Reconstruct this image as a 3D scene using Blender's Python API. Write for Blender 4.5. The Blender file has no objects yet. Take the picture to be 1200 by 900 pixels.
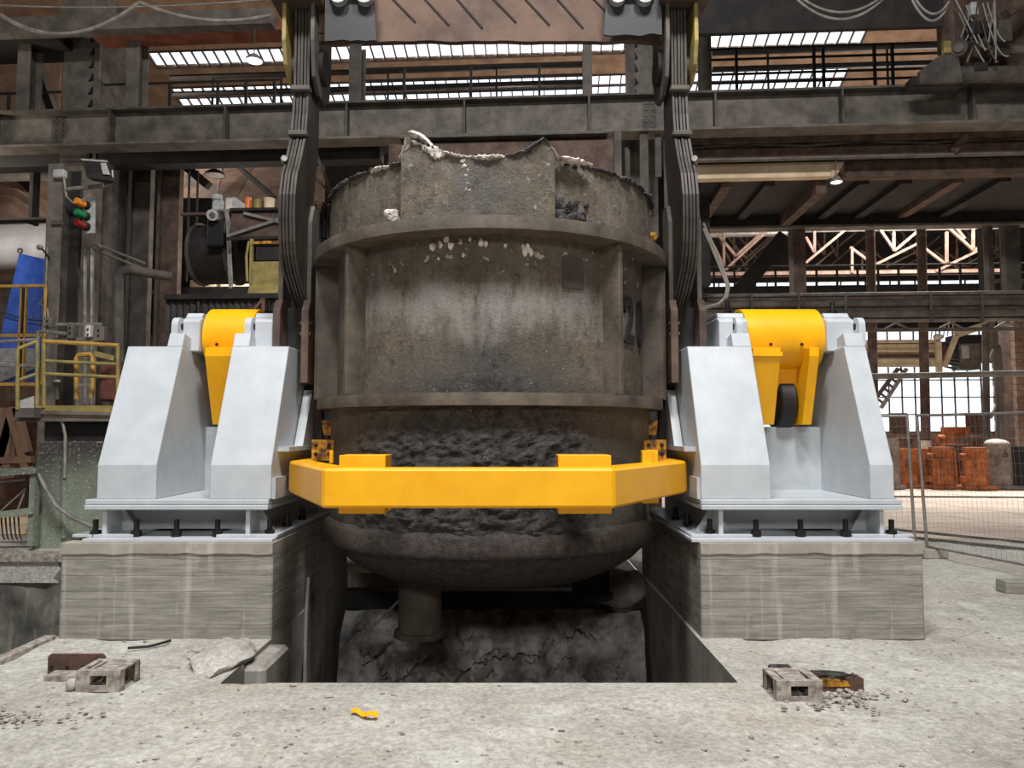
import bpy, bmesh, math, random
from mathutils import Vector, Matrix, noise
random.seed(7)
R = math.radians
scene = bpy.context.scene
C = scene.collection

# ------------------------------------------------------------------ camera
PITCH = R(3.63); FPX = 866.0; EYE = 1.7
cam = bpy.data.cameras.new('camera'); cam.lens = 26.0; cam.sensor_width = 36.0; cam.clip_end = 300
co = bpy.data.objects.new('camera', cam); C.objects.link(co)
co.location = (0, 0, EYE); co.rotation_euler = (R(90) + PITCH, 0, 0)
scene.camera = co

# ------------------------------------------------------------------ world, lamps, exposure
w = bpy.data.worlds.new('overcast_sky'); scene.world = w; w.use_nodes = True
bg = w.node_tree.nodes['Background']
bg.inputs[0].default_value = (0.93, 0.96, 1.0, 1); bg.inputs[1].default_value = 1.8
scene.view_settings.view_transform = 'Standard'
scene.view_settings.look = 'None'
scene.view_settings.exposure = 0.0
scene.view_settings.gamma = 1.0
scene.view_settings.use_curve_mapping = False
def area(name, loc, rot, sx, sy, power, col):
    l = bpy.data.lights.new(name, 'AREA'); l.shape = 'RECTANGLE'; l.size = sx; l.size_y = sy
    l.energy = power; l.color = col
    o = bpy.data.objects.new(name, l); o.location = loc; o.rotation_euler = rot; C.objects.link(o); return o
def lamp(name, loc, power, col, rad=0.25):
    l = bpy.data.lights.new(name, 'POINT'); l.energy = power; l.color = col; l.shadow_soft_size = rad
    o = bpy.data.objects.new(name, l); o.location = loc; C.objects.link(o); return o
# lamps of the bay the camera stands in (above the photographer); the third is an added fill
area('bay_and_fill_light', (-2.2, .2, 14), (R(22), R(-6), 0), 1.8, 1.8, 1500, (.98, .99, 1))
area('bay_and_fill_light', (2.2, .2, 14), (R(22), R(6), 0), 1.8, 1.8, 1700, (.98, .99, 1))
area('bay_and_fill_light', (-.5, -7.8, 6.8), (R(66), 0, 0), 2.4, 1.4, 520, (.98, .99, 1))  # low unseen fill added to reach the pit slag and the front faces
# far bay beside the fence: unseen light added over the mould store to brighten its floor
area('bay_and_fill_light', (16, 27, 13), (R(-18), 0, 0), 6.0, 6.0, 6500, (1, .97, .94))
# warm high-bay lamps of the back bays; last four added to brighten trusses, tank and hood
for x, y, z, p in ((-12, 24, 12, 420), (0, 25, 12, 420), (12, 24, 12, 420), (14, 34, 7.5, 80), (21, 35, 8.5, 80), (-13.2, 16.0, 7.6, 260), (-7.5, 20.0, 6.3, 110)):
    lamp('bay_and_fill_lamp', (x, y, z), p, (1, .9, .78))

# ------------------------------------------------------------------ pixel helpers (depth is always given)
SP, CP = math.sin(PITCH), math.cos(PITCH)
YAW = R(3.64); SY, CY = math.sin(YAW), math.cos(YAW)
def ray(u, v):
    a, b = (u - 600) / FPX, (450 - v) / FPX
    return a, CP - b * SP, SP + b * CP
def wp(u, v, Y):
    x, y, z = ray(u, v); t = Y / y
    return Vector((x * t, Y, EYE + z * t))
def hp(u, v, D):                     # the hall stands turned by YAW against the tilting stand
    x, y, z = ray(u, v); t = D / (x * SY + y * CY)
    X, Y = x * t, y * t
    return Vector((X * CY - Y * SY, D, EYE + z * t))

# ------------------------------------------------------------------ materials
def srgb(r, g, b):
    f = lambda c: (c / 255 / 12.92) if c / 255 <= .04045 else ((c / 255 + .055) / 1.055) ** 2.4
    return (f(r), f(g), f(b), 1)
class NT:
    def __init__(s, name):
        m = bpy.data.materials.new(name); m.use_nodes = True; s.m = m; s.t = m.node_tree; s.n = s.t.nodes
        s.p = s.n['Principled BSDF']; s.tc = s.n.new('ShaderNodeTexCoord')
    def link(s, a, b): s.t.links.new(a, b)
    def mapping(s, scale=(1, 1, 1), rot=(0, 0, 0), src='Object'):
        mp = s.n.new('ShaderNodeMapping'); mp.inputs['Scale'].default_value = scale; mp.inputs['Rotation'].default_value = rot
        s.link(s.tc.outputs[src], mp.inputs[0]); return mp.outputs[0]
    def noise(s, scale, detail=6, rough=.6, vec=None, dist=0):
        t = s.n.new('ShaderNodeTexNoise'); t.inputs['Scale'].default_value = scale; t.inputs['Detail'].default_value = detail
        t.inputs['Roughness'].default_value = rough; t.inputs['Distortion'].default_value = dist
        s.link(vec or s.mapping(), t.inputs['Vector']); return t.outputs[0]
    def ramp(s, fac, stops):
        r = s.n.new('ShaderNodeValToRGB'); e = r.color_ramp.elements
        while len(e) < len(stops): e.new(.5)
        for el, (p, c) in zip(e, stops):
            el.position = p; el.color = c if len(c) == 4 else (*c, 1)
        s.link(fac, r.inputs[0]); return r.outputs[0]
    def bw(s, fac, a, b): return s.ramp(fac, [(a, (0, 0, 0)), (b, (1, 1, 1))])
    def mix(s, fac, a, b, mode='MIX'):
        m = s.n.new('ShaderNodeMix'); m.data_type = 'RGBA'; m.blend_type = mode
        for sock, v in ((m.inputs[0], fac), (m.inputs[6], a), (m.inputs[7], b)):
            if isinstance(v, (float, int)): sock.default_value = v
            elif isinstance(v, tuple): sock.default_value = v
            else: s.link(v, sock)
        return m.outputs[2]
    def math(s, op, a, b=0.0):
        m = s.n.new('ShaderNodeMath'); m.operation = op
        for sock, v in ((m.inputs[0], a), (m.inputs[1], b)):
            if isinstance(v, (float, int)): sock.default_value = v
            else: s.link(v, sock)
        return m.outputs[0]
    def sep(s, vec):
        x = s.n.new('ShaderNodeSeparateXYZ'); s.link(vec, x.inputs[0]); return x.outputs
    def color(s, c):
        if isinstance(c, tuple): s.p.inputs['Base Color'].default_value = c
        else: s.link(c, s.p.inputs['Base Color'])
    def bump(s, h, strength=.3, dist=.02, prev=None):
        b = s.n.new('ShaderNodeBump'); b.inputs['Strength'].default_value = strength; b.inputs['Distance'].default_value = dist
        s.link(h, b.inputs['Height'])
        if prev is not None: s.link(prev, b.inputs['Normal'])
        s.link(b.outputs[0], s.p.inputs['Normal']); return b.outputs[0]
    def set(s, rough=.7, metal=0): s.p.inputs['Roughness'].default_value = rough; s.p.inputs['Metallic'].default_value = metal
def pm(name, c1, c2, scale=3, rough=.75, metal=0, bump=.15, bscale=25, stretch=(1, 1, 1), c3=None, a=.38, b=.64):
    t = NT(name); v = t.mapping(stretch)
    n = t.noise(scale, 8, .65, v)
    st = [(a, srgb(*c1)), (b, srgb(*c2))]
    if c3: st = [(a - .06, srgb(*c1)), ((a + b) / 2, srgb(*c2)), (b + .04, srgb(*c3))]
    t.color(t.ramp(n, st)); t.set(rough, metal)
    if bump: t.bump(t.noise(bscale, 5, .6, v), bump, .01)
    return t.m
M = {}
M['white'] = pm('white_paint', (177, 182, 186), (189, 193, 196), 4, .38, 0, .03, 30)
M['white2'] = pm('pale_grey_paint', (164, 168, 170), (182, 186, 188), 3, .45, 0, .04, 30)
M['yellow'] = pm('yellow_paint', (230, 162, 0), (240, 175, 3), 3, .4, 0, .03, 12)
M['yellow_old'] = pm('worn_yellow_paint', (118, 108, 66), (160, 138, 72), 6, .6, 0, .1, 30)
M['yellow_rust'] = pm('rusty_yellow_paint', (70, 48, 24), (196, 136, 30), 12, .7, 0, .15, 30, a=.42, b=.58)
M['steel'] = pm('dusty_dark_steel', (62, 57, 52), (96, 89, 80), 2.5, .75, .1, .15, 30)
M['steel_lt'] = pm('dusty_grey_steel', (84, 78, 71), (118, 110, 101), 2.5, .75, .1, .12, 30)
M['steel_dk'] = pm('sooty_steel', (24, 22, 21), (44, 39, 36), 2.5, .8, .1, .15, 30)
M['steel_br'] = pm('rusty_brown_steel', (66, 50, 42), (104, 84, 72), 3, .8, .1, .15, 30)
M['steel_cu'] = pm('pinkish_steel', (112, 86, 73), (150, 122, 106), 3, .75, 0, .05, 30)  # pinkish tone of the nearest far-bay truss
M['cream'] = pm('cream_steel', (196, 174, 142), (224, 204, 172), 2, .75, 0, .1, 20)
M['red'] = pm('dull_red_paint', (84, 44, 38), (118, 66, 56), 8, .7, 0, .1, 40)
M['redox'] = pm('red_oxide_soffit', (104, 56, 40), (150, 86, 60), 2, .8, 0, .1, 20)
M['black'] = pm('black_rubber', (14, 14, 16), (24, 24, 26), 5, .55, 0, .08, 30)
M['bolt'] = pm('black_oxide_bolt', (18, 17, 17), (38, 36, 34), 20, .4, .4, 0)
M['grey_pl'] = pm('grey_plastic', (150, 150, 148), (186, 186, 184), 10, .5, 0, .03)
M['blue'] = pm('blue_paint', (52, 92, 196), (84, 128, 226), 2, .55, 0, .06, 14)
M['tankwhite'] = pm('white_tank_paint', (226, 226, 232), (240, 240, 244), 2, .5, 0, 0)
M['pipewhite'] = pm('pale_pipe', (196, 184, 172), (226, 214, 202), 3, .5, 0, .05)
M['green_conc'] = None
M['tan_sheet'] = pm('tan_roof_sheet', (146, 120, 98), (180, 152, 126), 1.5, .8, 0, .05, 12)
M['hood'] = pm('brown_hood_sheet', (98, 78, 66), (136, 110, 94), 1.2, .8, 0, .08, 10)
M['rust'] = pm('orange_rust', (92, 52, 28), (164, 90, 42), 5, .85, 0, .25, 30, c3=(186, 114, 60))
M['rust_dk'] = pm('dark_rust', (60, 44, 38), (104, 74, 58), 5, .85, 0, .25, 30)
M['mould_gr'] = pm('grey_cast_iron', (104, 92, 84), (150, 136, 124), 5, .8, .1, .2, 30)
M['brick'] = pm('dusty_brick', (110, 88, 76), (146, 120, 104), 6, .9, 0, .3, 30)
M['slag'] = pm('black_slag', (16, 15, 16), (52, 49, 48), 14, .8, 0, .6, 40, c3=(84, 80, 77))
M['slag_wh'] = pm('white_slag_crust', (70, 64, 60), (206, 196, 184), 9, .9, 0, .5, 30, a=.34, b=.52)
M['rubble'] = pm('pit_slag', (96, 93, 90), (190, 186, 181), 3, .95, 0, .9, 14)
M['pale_stone'] = pm('pale_rubble', (158, 154, 147), (188, 185, 179), 8, .95, 0, .4, 30)
M['brackets'] = pm('cement_crusted_steel', (112, 100, 94), (180, 172, 160), 16, .9, 0, .3, 50)
M['orange'] = pm('orange_plastic', (210, 100, 34), (232, 124, 48), 5, .4)
M['lens_or'] = pm('orange_lens', (230, 130, 30), (246, 156, 52), 5, .25)
M['lens_gr'] = pm('green_lens', (16, 108, 60), (30, 134, 78), 5, .25)
M['lens_rd'] = pm('red_lens', (116, 26, 26), (146, 40, 38), 5, .25)
M['cable'] = pm('grey_cable', (116, 110, 102), (150, 143, 134), 6, .6, 0, 0)
M['cable_dk'] = pm('dark_cable', (40, 37, 35), (62, 58, 54), 6, .6, 0, 0)
M['galv'] = pm('galvanised_steel', (116, 112, 106), (152, 147, 140), 8, .5, .4, .04)
M['curtain'] = pm('dark_corrugated_sheet', (36, 33, 32), (64, 59, 55), 3, .8, 0, .1)
M['timber'] = pm('brown_timber', (88, 66, 50), (128, 98, 76), 3, .85, 0, .2, 20, (1, 1, .2))

def mk_glass():
    t = NT('dusty_window_glass'); n = t.n; out = n['Material Output']
    tr = n.new('ShaderNodeBsdfTransparent'); tr.inputs[0].default_value = (.93, .95, .97, 1)
    gl = n.new('ShaderNodeBsdfTranslucent'); gl.inputs[0].default_value = (.9, .92, .95, 1)
    nz = t.bw(t.noise(1.4, 4), .45, .75)
    mx = n.new('ShaderNodeMixShader'); t.link(nz, mx.inputs[0]); t.link(tr.outputs[0], mx.inputs[1]); t.link(gl.outputs[0], mx.inputs[2])
    t.link(mx.outputs[0], out.inputs[0]); return t.m
M['glass'] = mk_glass()

def mk_emit(name, col, s):
    t = NT(name); t.color(col); t.p.inputs['Emission Color'].default_value = col; t.p.inputs['Emission Strength'].default_value = s; return t.m
M['lampglow'] = mk_emit('lamp_glass', (.85, .92, 1, 1), 2.5)

def mk_floor():
    t = NT('dusty_concrete_floor'); v = t.mapping()
    a = t.noise(.9, 8, .65, v); b = t.noise(7, 8, .7, v)
    base = t.ramp(a, [(.30, srgb(158, 154, 146)), (.48, srgb(184, 181, 173)), (.68, srgb(202, 200, 193))])
    base = t.mix(t.math('MULTIPLY', t.bw(b, .5, .72), .45), base, srgb(132, 127, 119))
    pk = t.noise(.7, 4, .5, t.mapping((1.3, 1, 1)))
    base = t.mix(t.math('MULTIPLY', t.bw(pk, .52, .7), .4), base, srgb(176, 160, 148))
    sp = t.noise(46, 3, .6, v)
    base = t.mix(t.bw(sp, .69, .74), base, srgb(112, 104, 96))
    base = t.mix(t.math('MULTIPLY', t.bw(t.noise(1.7, 5, .6, v), .56, .68), .6), base, srgb(206, 205, 202))
    base = t.mix(.55, base, t.ramp(t.noise(26, 9, .8, v), [(.34, srgb(92, 88, 82)), (.5, srgb(178, 175, 168)), (.64, srgb(224, 222, 216))]), 'OVERLAY')
    t.color(base); t.set(.9)
    n1 = t.bump(t.noise(9, 8, .7, v), .9, .04); t.bump(t.noise(70, 4, .6, v), .45, .006, n1)
    return t.m
M['floor'] = mk_floor()
def mk_hallfloor():
    t = NT('pink_dust_floor'); v = t.mapping((.35, 1.2, 1))
    a = t.noise(.5, 8, .65, v)
    base = t.ramp(a, [(.32, srgb(170, 150, 134)), (.5, srgb(206, 188, 172)), (.66, srgb(222, 208, 194))])
    base = t.mix(t.bw(t.noise(2.2, 6, .6, v), .62, .7), base, srgb(150, 128, 112)); t.color(base); t.set(.9)
    t.bump(t.noise(6, 6), .3, .02); return t.m
M['hallfloor'] = mk_hallfloor()
def mk_conc(name, c1, c2, c3, board):
    t = NT(name)
    wv = t.n.new('ShaderNodeTexNoise'); wv.inputs['Scale'].default_value = 1.0; wv.inputs['Detail'].default_value = 7; wv.inputs['Roughness'].default_value = .7
    t.link(t.mapping((1.6, 1.6, 22) if board else (2, 2, 2)), wv.inputs['Vector'])
    base = t.ramp(wv.outputs[0], [(.3, srgb(*c1)), (.5, srgb(*c2)), (.68, srgb(*c3))])
    vs = t.noise(2.5, 6, .6, t.mapping((3.5, 3.5, .25)))
    base = t.mix(t.math('MULTIPLY', t.bw(vs, .54, .66), .4), base, srgb(*[min(255, int(c * 1.18)) for c in c3]))
    base = t.mix(t.math('MULTIPLY', t.bw(t.noise(5, 7), .55, .75), .5), base, srgb(*[int(c * .78) for c in c1]))
    t.color(base); t.set(.92)
    n1 = None
    if board:
        z = t.sep(t.mapping())[2]
        zz = t.math('ADD', z, t.math('MULTIPLY', t.noise(2.2, 5, .6), .05))
        saw = t.math('PINGPONG', zz, .066)
        n1 = t.bump(t.bw(saw, 0.0, .006), .35, .006)
    n1 = t.bump(wv.outputs[0], .35, .02, n1); t.bump(t.noise(30, 5), .3, .008, n1)
    return t.m
M['plinth'] = mk_conc('board_marked_concrete', (108, 105, 97), (138, 134, 124), (164, 160, 149), True)
M['pitwall'] = mk_conc('stained_pit_concrete', (112, 108, 100), (140, 135, 126), (164, 159, 149), False)
M['trench'] = mk_conc('rough_dark_concrete', (62, 60, 55), (92, 90, 82), (126, 124, 114), False)
M['grout'] = mk_conc('grout_mortar', (140, 132, 120), (156, 149, 137), (170, 163, 151), False)
def mk_green():
    t = NT('green_splashed_concrete'); v = t.mapping((1, 1, .4)); z = t.sep(t.mapping())[2]
    base = t.ramp(t.noise(1.4, 7, .65, v), [(.3, srgb(100, 106, 92)), (.5, srgb(130, 138, 120)), (.7, srgb(154, 164, 144))])
    hz = t.math('ADD', t.math('MULTIPLY', z, .5), t.math('MULTIPLY', t.noise(1.5, 6), .5))
    base = t.mix(t.bw(hz, .55, .95), base, srgb(60, 57, 52))
    base = t.mix(t.bw(t.noise(30, 4, .7), .58, .64), base, srgb(172, 172, 158)); t.color(base); t.set(.9); t.bump(t.noise(22, 5), .5, .02); return t.m
M['green_conc'] = mk_green()

def mk_ladle(name, kind):
    t = NT(name); v = t.mapping(); X, Y, Z = t.sep(v)
    fine = t.noise(13, 12, .78, v); big = t.noise(1.9, 9, .7, v)
    base = t.ramp(big, [(.3, srgb(82, 73, 62)), (.5, srgb(110, 99, 84)), (.7, srgb(134, 122, 106))])
    base = t.mix(t.bw(fine, .5, .66), base, srgb(58, 51, 44))
    base = t.mix(t.math('MULTIPLY', t.bw(t.noise(22, 10, .8, v), .54, .66), .45), base, srgb(150, 139, 124))
    if kind == 'rim':
        base = t.mix(t.math('MULTIPLY', t.bw(t.noise(4.2, 9, .75, t.mapping((1, 1, .6))), .52, .68), .75), base, srgb(142, 134, 125))
        gx = t.math('ADD', t.math('ABSOLUTE', t.math('SUBTRACT', X, -.02)), t.math('MULTIPLY', t.noise(3.0, 9, .75, t.mapping((2, 2, .5))), 1.1))
        base = t.mix(t.math('MULTIPLY', t.ramp(gx, [(.42, (1, 1, 1)), (.98, (0, 0, 0))]), .9), base, t.ramp(fine, [(.38, srgb(56, 54, 52)), (.64, srgb(116, 113, 109))]))
        base = t.mix(t.bw(t.noise(17, 4, .6, v), .63, .69), base, srgb(166, 158, 147))
    else:
        # soot burnt onto the pouring side: wide low, fading out upwards and to both sides
        ax = t.math('ABSOLUTE', t.math('ADD', X, .0))
        side = t.math('MULTIPLY', ax, .36)
        up = t.math('MULTIPLY', t.math('MAXIMUM', t.math('SUBTRACT', Z, 1.6), 0.0), .42)
        m = t.math('ADD', t.math('ADD', side, up), t.math('MULTIPLY', t.noise(2.2, 8, .7, v), .55))
        soot = t.ramp(m, [(.50, (1, 1, 1)), (.86, (0, 0, 0))])
        base = t.mix(soot, base, t.ramp(fine, [(.38, srgb(30, 29, 29)), (.62, srgb(88, 85, 82))]))
        # pale heat bloom and lime splashes above the soot
        dz = t.math('ABSOLUTE', t.math('SUBTRACT', Z, 2.72))
        bl = t.math('ADD', t.math('MULTIPLY', dz, .6), t.math('MULTIPLY', t.noise(3.4, 10, .74, t.mapping((1.5, 1.5, .6))), .95))
        base = t.mix(t.math('MULTIPLY', t.ramp(bl, [(.44, (1, 1, 1)), (.64, (0, 0, 0))]), .8), base, srgb(152, 148, 141))
        base = t.mix(t.bw(t.noise(40, 3, .6, v), .67, .72), base, srgb(170, 163, 152))
        zr = t.math('ABSOLUTE', t.math('SUBTRACT', Z, 3.12))
        spn = t.math('SUBTRACT', t.noise(13, 4, .6, v), t.math('MULTIPLY', zr, .5))
        base = t.mix(t.bw(spn, .59, .63), base, srgb(196, 188, 174))
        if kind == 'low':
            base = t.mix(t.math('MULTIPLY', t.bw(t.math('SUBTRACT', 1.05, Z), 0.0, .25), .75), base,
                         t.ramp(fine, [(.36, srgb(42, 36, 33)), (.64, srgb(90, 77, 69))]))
    t.color(base); t.set(.72, .15)
    n1 = t.bump(fine, 1.0, .035); t.bump(t.noise(48, 6, .7, v), 1.0, .012, n1)
    return t.m
M['ladle'] = mk_ladle('ladle_shell_steel', 'body')
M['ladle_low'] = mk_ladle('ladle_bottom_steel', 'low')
M['ladle_rim'] = mk_ladle('ladle_rim_steel', 'rim')
M['ladle_rib'] = pm('ladle_rib_steel', (58, 51, 43), (88, 79, 68), 3, .75, .1, .5, 26, c3=(108, 98, 86))
M['lam'] = pm('laminated_hook_steel', (46, 41, 37), (82, 75, 68), 3, .5, .5, .2, 20, (1, 1, .25))
M['hookside'] = pm('hook_side_steel', (50, 47, 44), (76, 72, 67), 3, .5, .4, .2, 20)
M['travers'] = pm('brown_cross_beam_paint', (62, 46, 37), (92, 70, 57), 2.4, .8, 0, .25, 22, c3=(104, 80, 66))
M['mesh_bl'] = pm('wire_yellow', (156, 120, 50), (188, 146, 66), 5, .6)

# ------------------------------------------------------------------ mesh builder
class MB:
    def __init__(s): s.v = []; s.f = []
    def add(s, vs, fs):
        o = len(s.v); s.v += [tuple(p) for p in vs]; s.f += [tuple(i + o for i in f) for f in fs]; return s
    def box(s, x0, x1, y0, y1, z0, z1):
        return s.add([(x0, y0, z0), (x1, y0, z0), (x1, y1, z0), (x0, y1, z0), (x0, y0, z1), (x1, y0, z1), (x1, y1, z1), (x0, y1, z1)],
                     [(0, 3, 2, 1), (4, 5, 6, 7), (0, 1, 5, 4), (1, 2, 6, 5), (2, 3, 7, 6), (3, 0, 4, 7)])
    def prism(s, pts, axis, a, b):
        n = len(pts)
        q = {'x': lambda p, t: (t, p[0], p[1]), 'y': lambda p, t: (p[0], t, p[1]), 'z': lambda p, t: (p[0], p[1], t)}[axis]
        vs = [q(p, a) for p in pts] + [q(p, b) for p in pts]
        return s.add(vs, [tuple(range(n)), tuple(range(2 * n - 1, n - 1, -1))] + [(i, (i + 1) % n, (i + 1) % n + n, i + n) for i in range(n)])
    def bar(s, p0, p1, wd, ht=None):
        ht = ht or wd; p0, p1 = Vector(p0), Vector(p1); d = (p1 - p0).normalized()
        up = Vector((0, 0, 1)) if abs(d.z) < .95 else Vector((0, 1, 0))
        x = d.cross(up).normalized() * wd / 2; y = x.cross(d).normalized() * ht / 2
        vs = [p + sx * x + sy * y for p in (p0, p1) for sx, sy in ((-1, -1), (1, -1), (1, 1), (-1, 1))]
        return s.add(vs, [(0, 3, 2, 1), (4, 5, 6, 7), (0, 1, 5, 4), (1, 2, 6, 5), (2, 3, 7, 6), (3, 0, 4, 7)])
    def tube(s, path, r, n=8):
        P = [Vector(p) for p in path]; rings = []; ref = None
        for i, p in enumerate(P):
            d = ((P[min(i + 1, len(P) - 1)] - P[max(i - 1, 0)])).normalized()
            if ref is None: ref = Vector((0, 0, 1)) if abs(d.z) < .9 else Vector((1, 0, 0))
            x = d.cross(ref)
            if x.length < 1e-4: x = d.cross(Vector((.3, .9, .2)))
            x.normalize(); y = x.cross(d).normalized(); ref = y
            rings.append([p + r * (math.cos(2 * math.pi * k / n) * x + math.sin(2 * math.pi * k / n) * y) for k in range(n)])
        vs = [q for rg in rings for q in rg]; fs = []
        for i in range(len(P) - 1):
            for k in range(n):
                a, b = i * n + k, i * n + (k + 1) % n
                fs.append((a, b, b + n, a + n))
        fs.append(tuple(range(n - 1, -1, -1))); fs.append(tuple(range((len(P) - 1) * n, len(P) * n)))
        return s.add(vs, fs)
    def cyl(s, p0, p1, r, n=20, r2=None):
        p0, p1 = Vector(p0), Vector(p1); d = (p1 - p0).normalized(); r2 = r if r2 is None else r2
        up = Vector((0, 0, 1)) if abs(d.z) < .9 else Vector((1, 0, 0))
        x = d.cross(up).normalized(); y = x.cross(d)
        c = [(math.cos(2 * math.pi * k / n), math.sin(2 * math.pi * k / n)) for k in range(n)]
        vs = [p0 + r * (a * x + b * y) for a, b in c] + [p1 + r2 * (a * x + b * y) for a, b in c]
        return s.add(vs, [tuple(range(n - 1, -1, -1)), tuple(range(n, 2 * n))] + [(k, (k + 1) % n, (k + 1) % n + n, k + n) for k in range(n)])
    def ring(s, c, r0, r1, axis, h, n=28):
        ax = {'x': (1, 2, 0), 'y': (0, 2, 1), 'z': (0, 1, 2)}[axis]; vs = []
        for t in (-h / 2, h / 2):
            for r in (r0, r1):
                for k in range(n):
                    p = [0, 0, 0]; p[ax[0]] = c[ax[0]] + r * math.cos(2 * math.pi * k / n); p[ax[1]] = c[ax[1]] + r * math.sin(2 * math.pi * k / n); p[ax[2]] = c[ax[2]] + t
                    vs.append(p)
        fs = []
        for k in range(n):
            j = (k + 1) % n
            fs += [(k, j, n + j, n + k), (2 * n + k, 3 * n + k, 3 * n + j, 2 * n + j), (k, 2 * n + k, 2 * n + j, j), (n + k, n + j, 3 * n + j, 3 * n + k)]
        return s.add(vs, fs)
    def lathe(s, prof, cx, cy, n=96, a0=0, a1=None, fn=None, closed=False):
        full = a1 is None; a1 = a0 + 2 * math.pi if full else a1; m = n if full else n + 1; k = len(prof); vs = []
        for i in range(m):
            t = a0 + (a1 - a0) * i / n
            for (r, z) in prof:
                p = Vector((cx + r * math.sin(t), cy - r * math.cos(t), z))
                vs.append(fn(p, t, r, z) if fn else p)
        fs = []
        for i in range(n):
            j = (i + 1) % m
            for q in range(k if closed else k - 1):
                e = (q + 1) % k
                fs.append((i * k + q, j * k + q, j * k + e, i * k + e))
        if closed and not full: fs += [tuple(range(k)), tuple(range((m - 1) * k + k - 1, (m - 1) * k - 1, -1))]
        return s.add(vs, fs)
    def blob(s, c, rx, ry, rz, seed=0, amp=.35, freq=1.6, sub=2):
        bm = bmesh.new(); bmesh.ops.create_icosphere(bm, subdivisions=sub, radius=1)
        vs = []
        for q in bm.verts:
            k = 1 + amp * noise.noise(q.co * freq + Vector((seed * 3.1, seed * 1.7, seed)))
            vs.append((c[0] + q.co.x * rx * k, c[1] + q.co.y * ry * k, c[2] + q.co.z * rz * k))
        fs = [tuple(x.index for x in f.verts) for f in bm.faces]; bm.free()
        return s.add(vs, fs)
ORG = {}
def mesh_of(mb, name, mat, org, smooth, bevel=0):
    me = bpy.data.meshes.new(name); org = Vector(org)
    bm = bmesh.new(); vl = [bm.verts.new(Vector(p) - org) for p in mb.v]
    for f in mb.f:
        try: bm.faces.new([vl[i] for i in f])
        except ValueError: pass
    bmesh.ops.recalc_face_normals(bm, faces=bm.faces)
    if bevel:
        ed = [e for e in bm.edges if len(e.link_faces) == 2 and e.calc_face_angle(0) > .5]
        bmesh.ops.bevel(bm, geom=ed, offset=bevel, segments=1, affect='EDGES', clamp_overlap=True)
    bm.to_mesh(me); bm.free(); me.materials.append(mat if not isinstance(mat, str) else M[mat])
    if smooth:
        me.polygons.foreach_set('use_smooth', [True] * len(me.polygons)); me.set_sharp_from_angle(angle=R(40))
    return me
def place(o, org, hall):
    ORG[o.name] = Vector(org)
    if hall:
        x, y, z = org; o.location = (x * CY + y * SY, -x * SY + y * CY, z); o.rotation_euler = (0, 0, -YAW)
    else: o.location = org
def props(o, label, cat, group, kind=None):
    if label: o['label'] = label
    if cat: o['category'] = cat
    if group: o['group'] = group
    if kind: o['kind'] = kind
def thing(name, label, cat, loc, group=None, hall=False):
    o = bpy.data.objects.new(name, None); o.empty_display_size = .2; C.objects.link(o)
    place(o, loc, hall); props(o, label, cat, group); return o
def part(name, mb, mat, root, smooth=False, bevel=0, label=None, kind=None):
    org = ORG[root.name]
    o = bpy.data.objects.new(name, mesh_of(mb, name, mat, org, smooth, bevel)); C.objects.link(o)
    o.parent = root; ORG[o.name] = org
    props(o, label, None, None, kind); return o
def single(name, label, cat, mb, mat, group=None, hall=False, smooth=False, bevel=0, kind=None):
    xs, ys, zs = zip(*mb.v)
    org = ((min(xs) + max(xs)) / 2, (min(ys) + max(ys)) / 2, min(zs))
    o = bpy.data.objects.new(name, mesh_of(mb, name, mat, org, smooth, bevel)); C.objects.link(o)
    place(o, org, hall); props(o, label, cat, group, kind); return o
def struct(name, mb, mat, hall=False, smooth=False, org=None):
    o = bpy.data.objects.new(name, mesh_of(mb, name, mat, org or (0, 0, 0), smooth)); C.objects.link(o)
    place(o, org or (0, 0, 0), hall); o['kind'] = 'structure'; return o
def inst(name, src, parent, off):       # a repeated piece that shares its mesh
    o = bpy.data.objects.new(name, src.data); C.objects.link(o); o.parent = parent; o.location = Vector(off); ORG[o.name] = ORG[parent.name]; return o
def copytree(root, loc, rotz=0, label=None, hall=False, scale=None, mat=None):
    r = root.copy(); C.objects.link(r); r.location = loc; r.rotation_euler = (0, 0, rotz)
    if hall:
        x, y, z = loc; r.location = (x * CY + y * SY, -x * SY + y * CY, z); r.rotation_euler = (0, 0, rotz - YAW)
    if scale: r.scale = scale
    if label: r['label'] = label
    for ch in list(root.children):
        c = ch.copy(); C.objects.link(c); c.parent = r
        for g in list(ch.children):
            d = g.copy(); C.objects.link(d); d.parent = c
    return r

AX, LY = -.21, 7.4          # ladle axis
PL, PR, PF, PB = -1.97, 1.53, 5.12, 9.0      # pit
# ================================================================== SETTING
def grid(x0, x1, y0, y1, nx, ny, fz):
    mb = MB(); vs = [(x0 + (x1 - x0) * i / nx, y0 + (y1 - y0) * j / ny, 0) for j in range(ny + 1) for i in range(nx + 1)]
    vs = [(x, y, fz(x, y)) for x, y, _ in vs]
    return mb.add(vs, [(j * (nx + 1) + i, j * (nx + 1) + i + 1, (j + 1) * (nx + 1) + i + 1, (j + 1) * (nx + 1) + i) for j in range(ny) for i in range(nx)])
def fz(x, y):
    h = .022 * noise.fractal(Vector((x * 1.1, y * 1.1, 3)), 1, 2, 4) + .012 * noise.fractal(Vector((x * 5, y * 5, 9)), 1, 2, 4)
    # levelled strip along the pit edge
    k = min(1, max(0, (4.72 - y) / .05)) if PL + .3 < x < PR + .35 else 1
    if k < 1 and abs(y - 4.69) < .035: return -.016
    return min(.03, h * k - .012 * k)
TL = -3.77
fl = grid(TL, 9.0, 2.4, PF, 300, 62, fz)
fl.add([(TL, -9.4, -.012), (9, -9.4, -.012), (9, 2.4, -.012), (TL, 2.4, -.012)], [(0, 1, 2, 3)])
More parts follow.
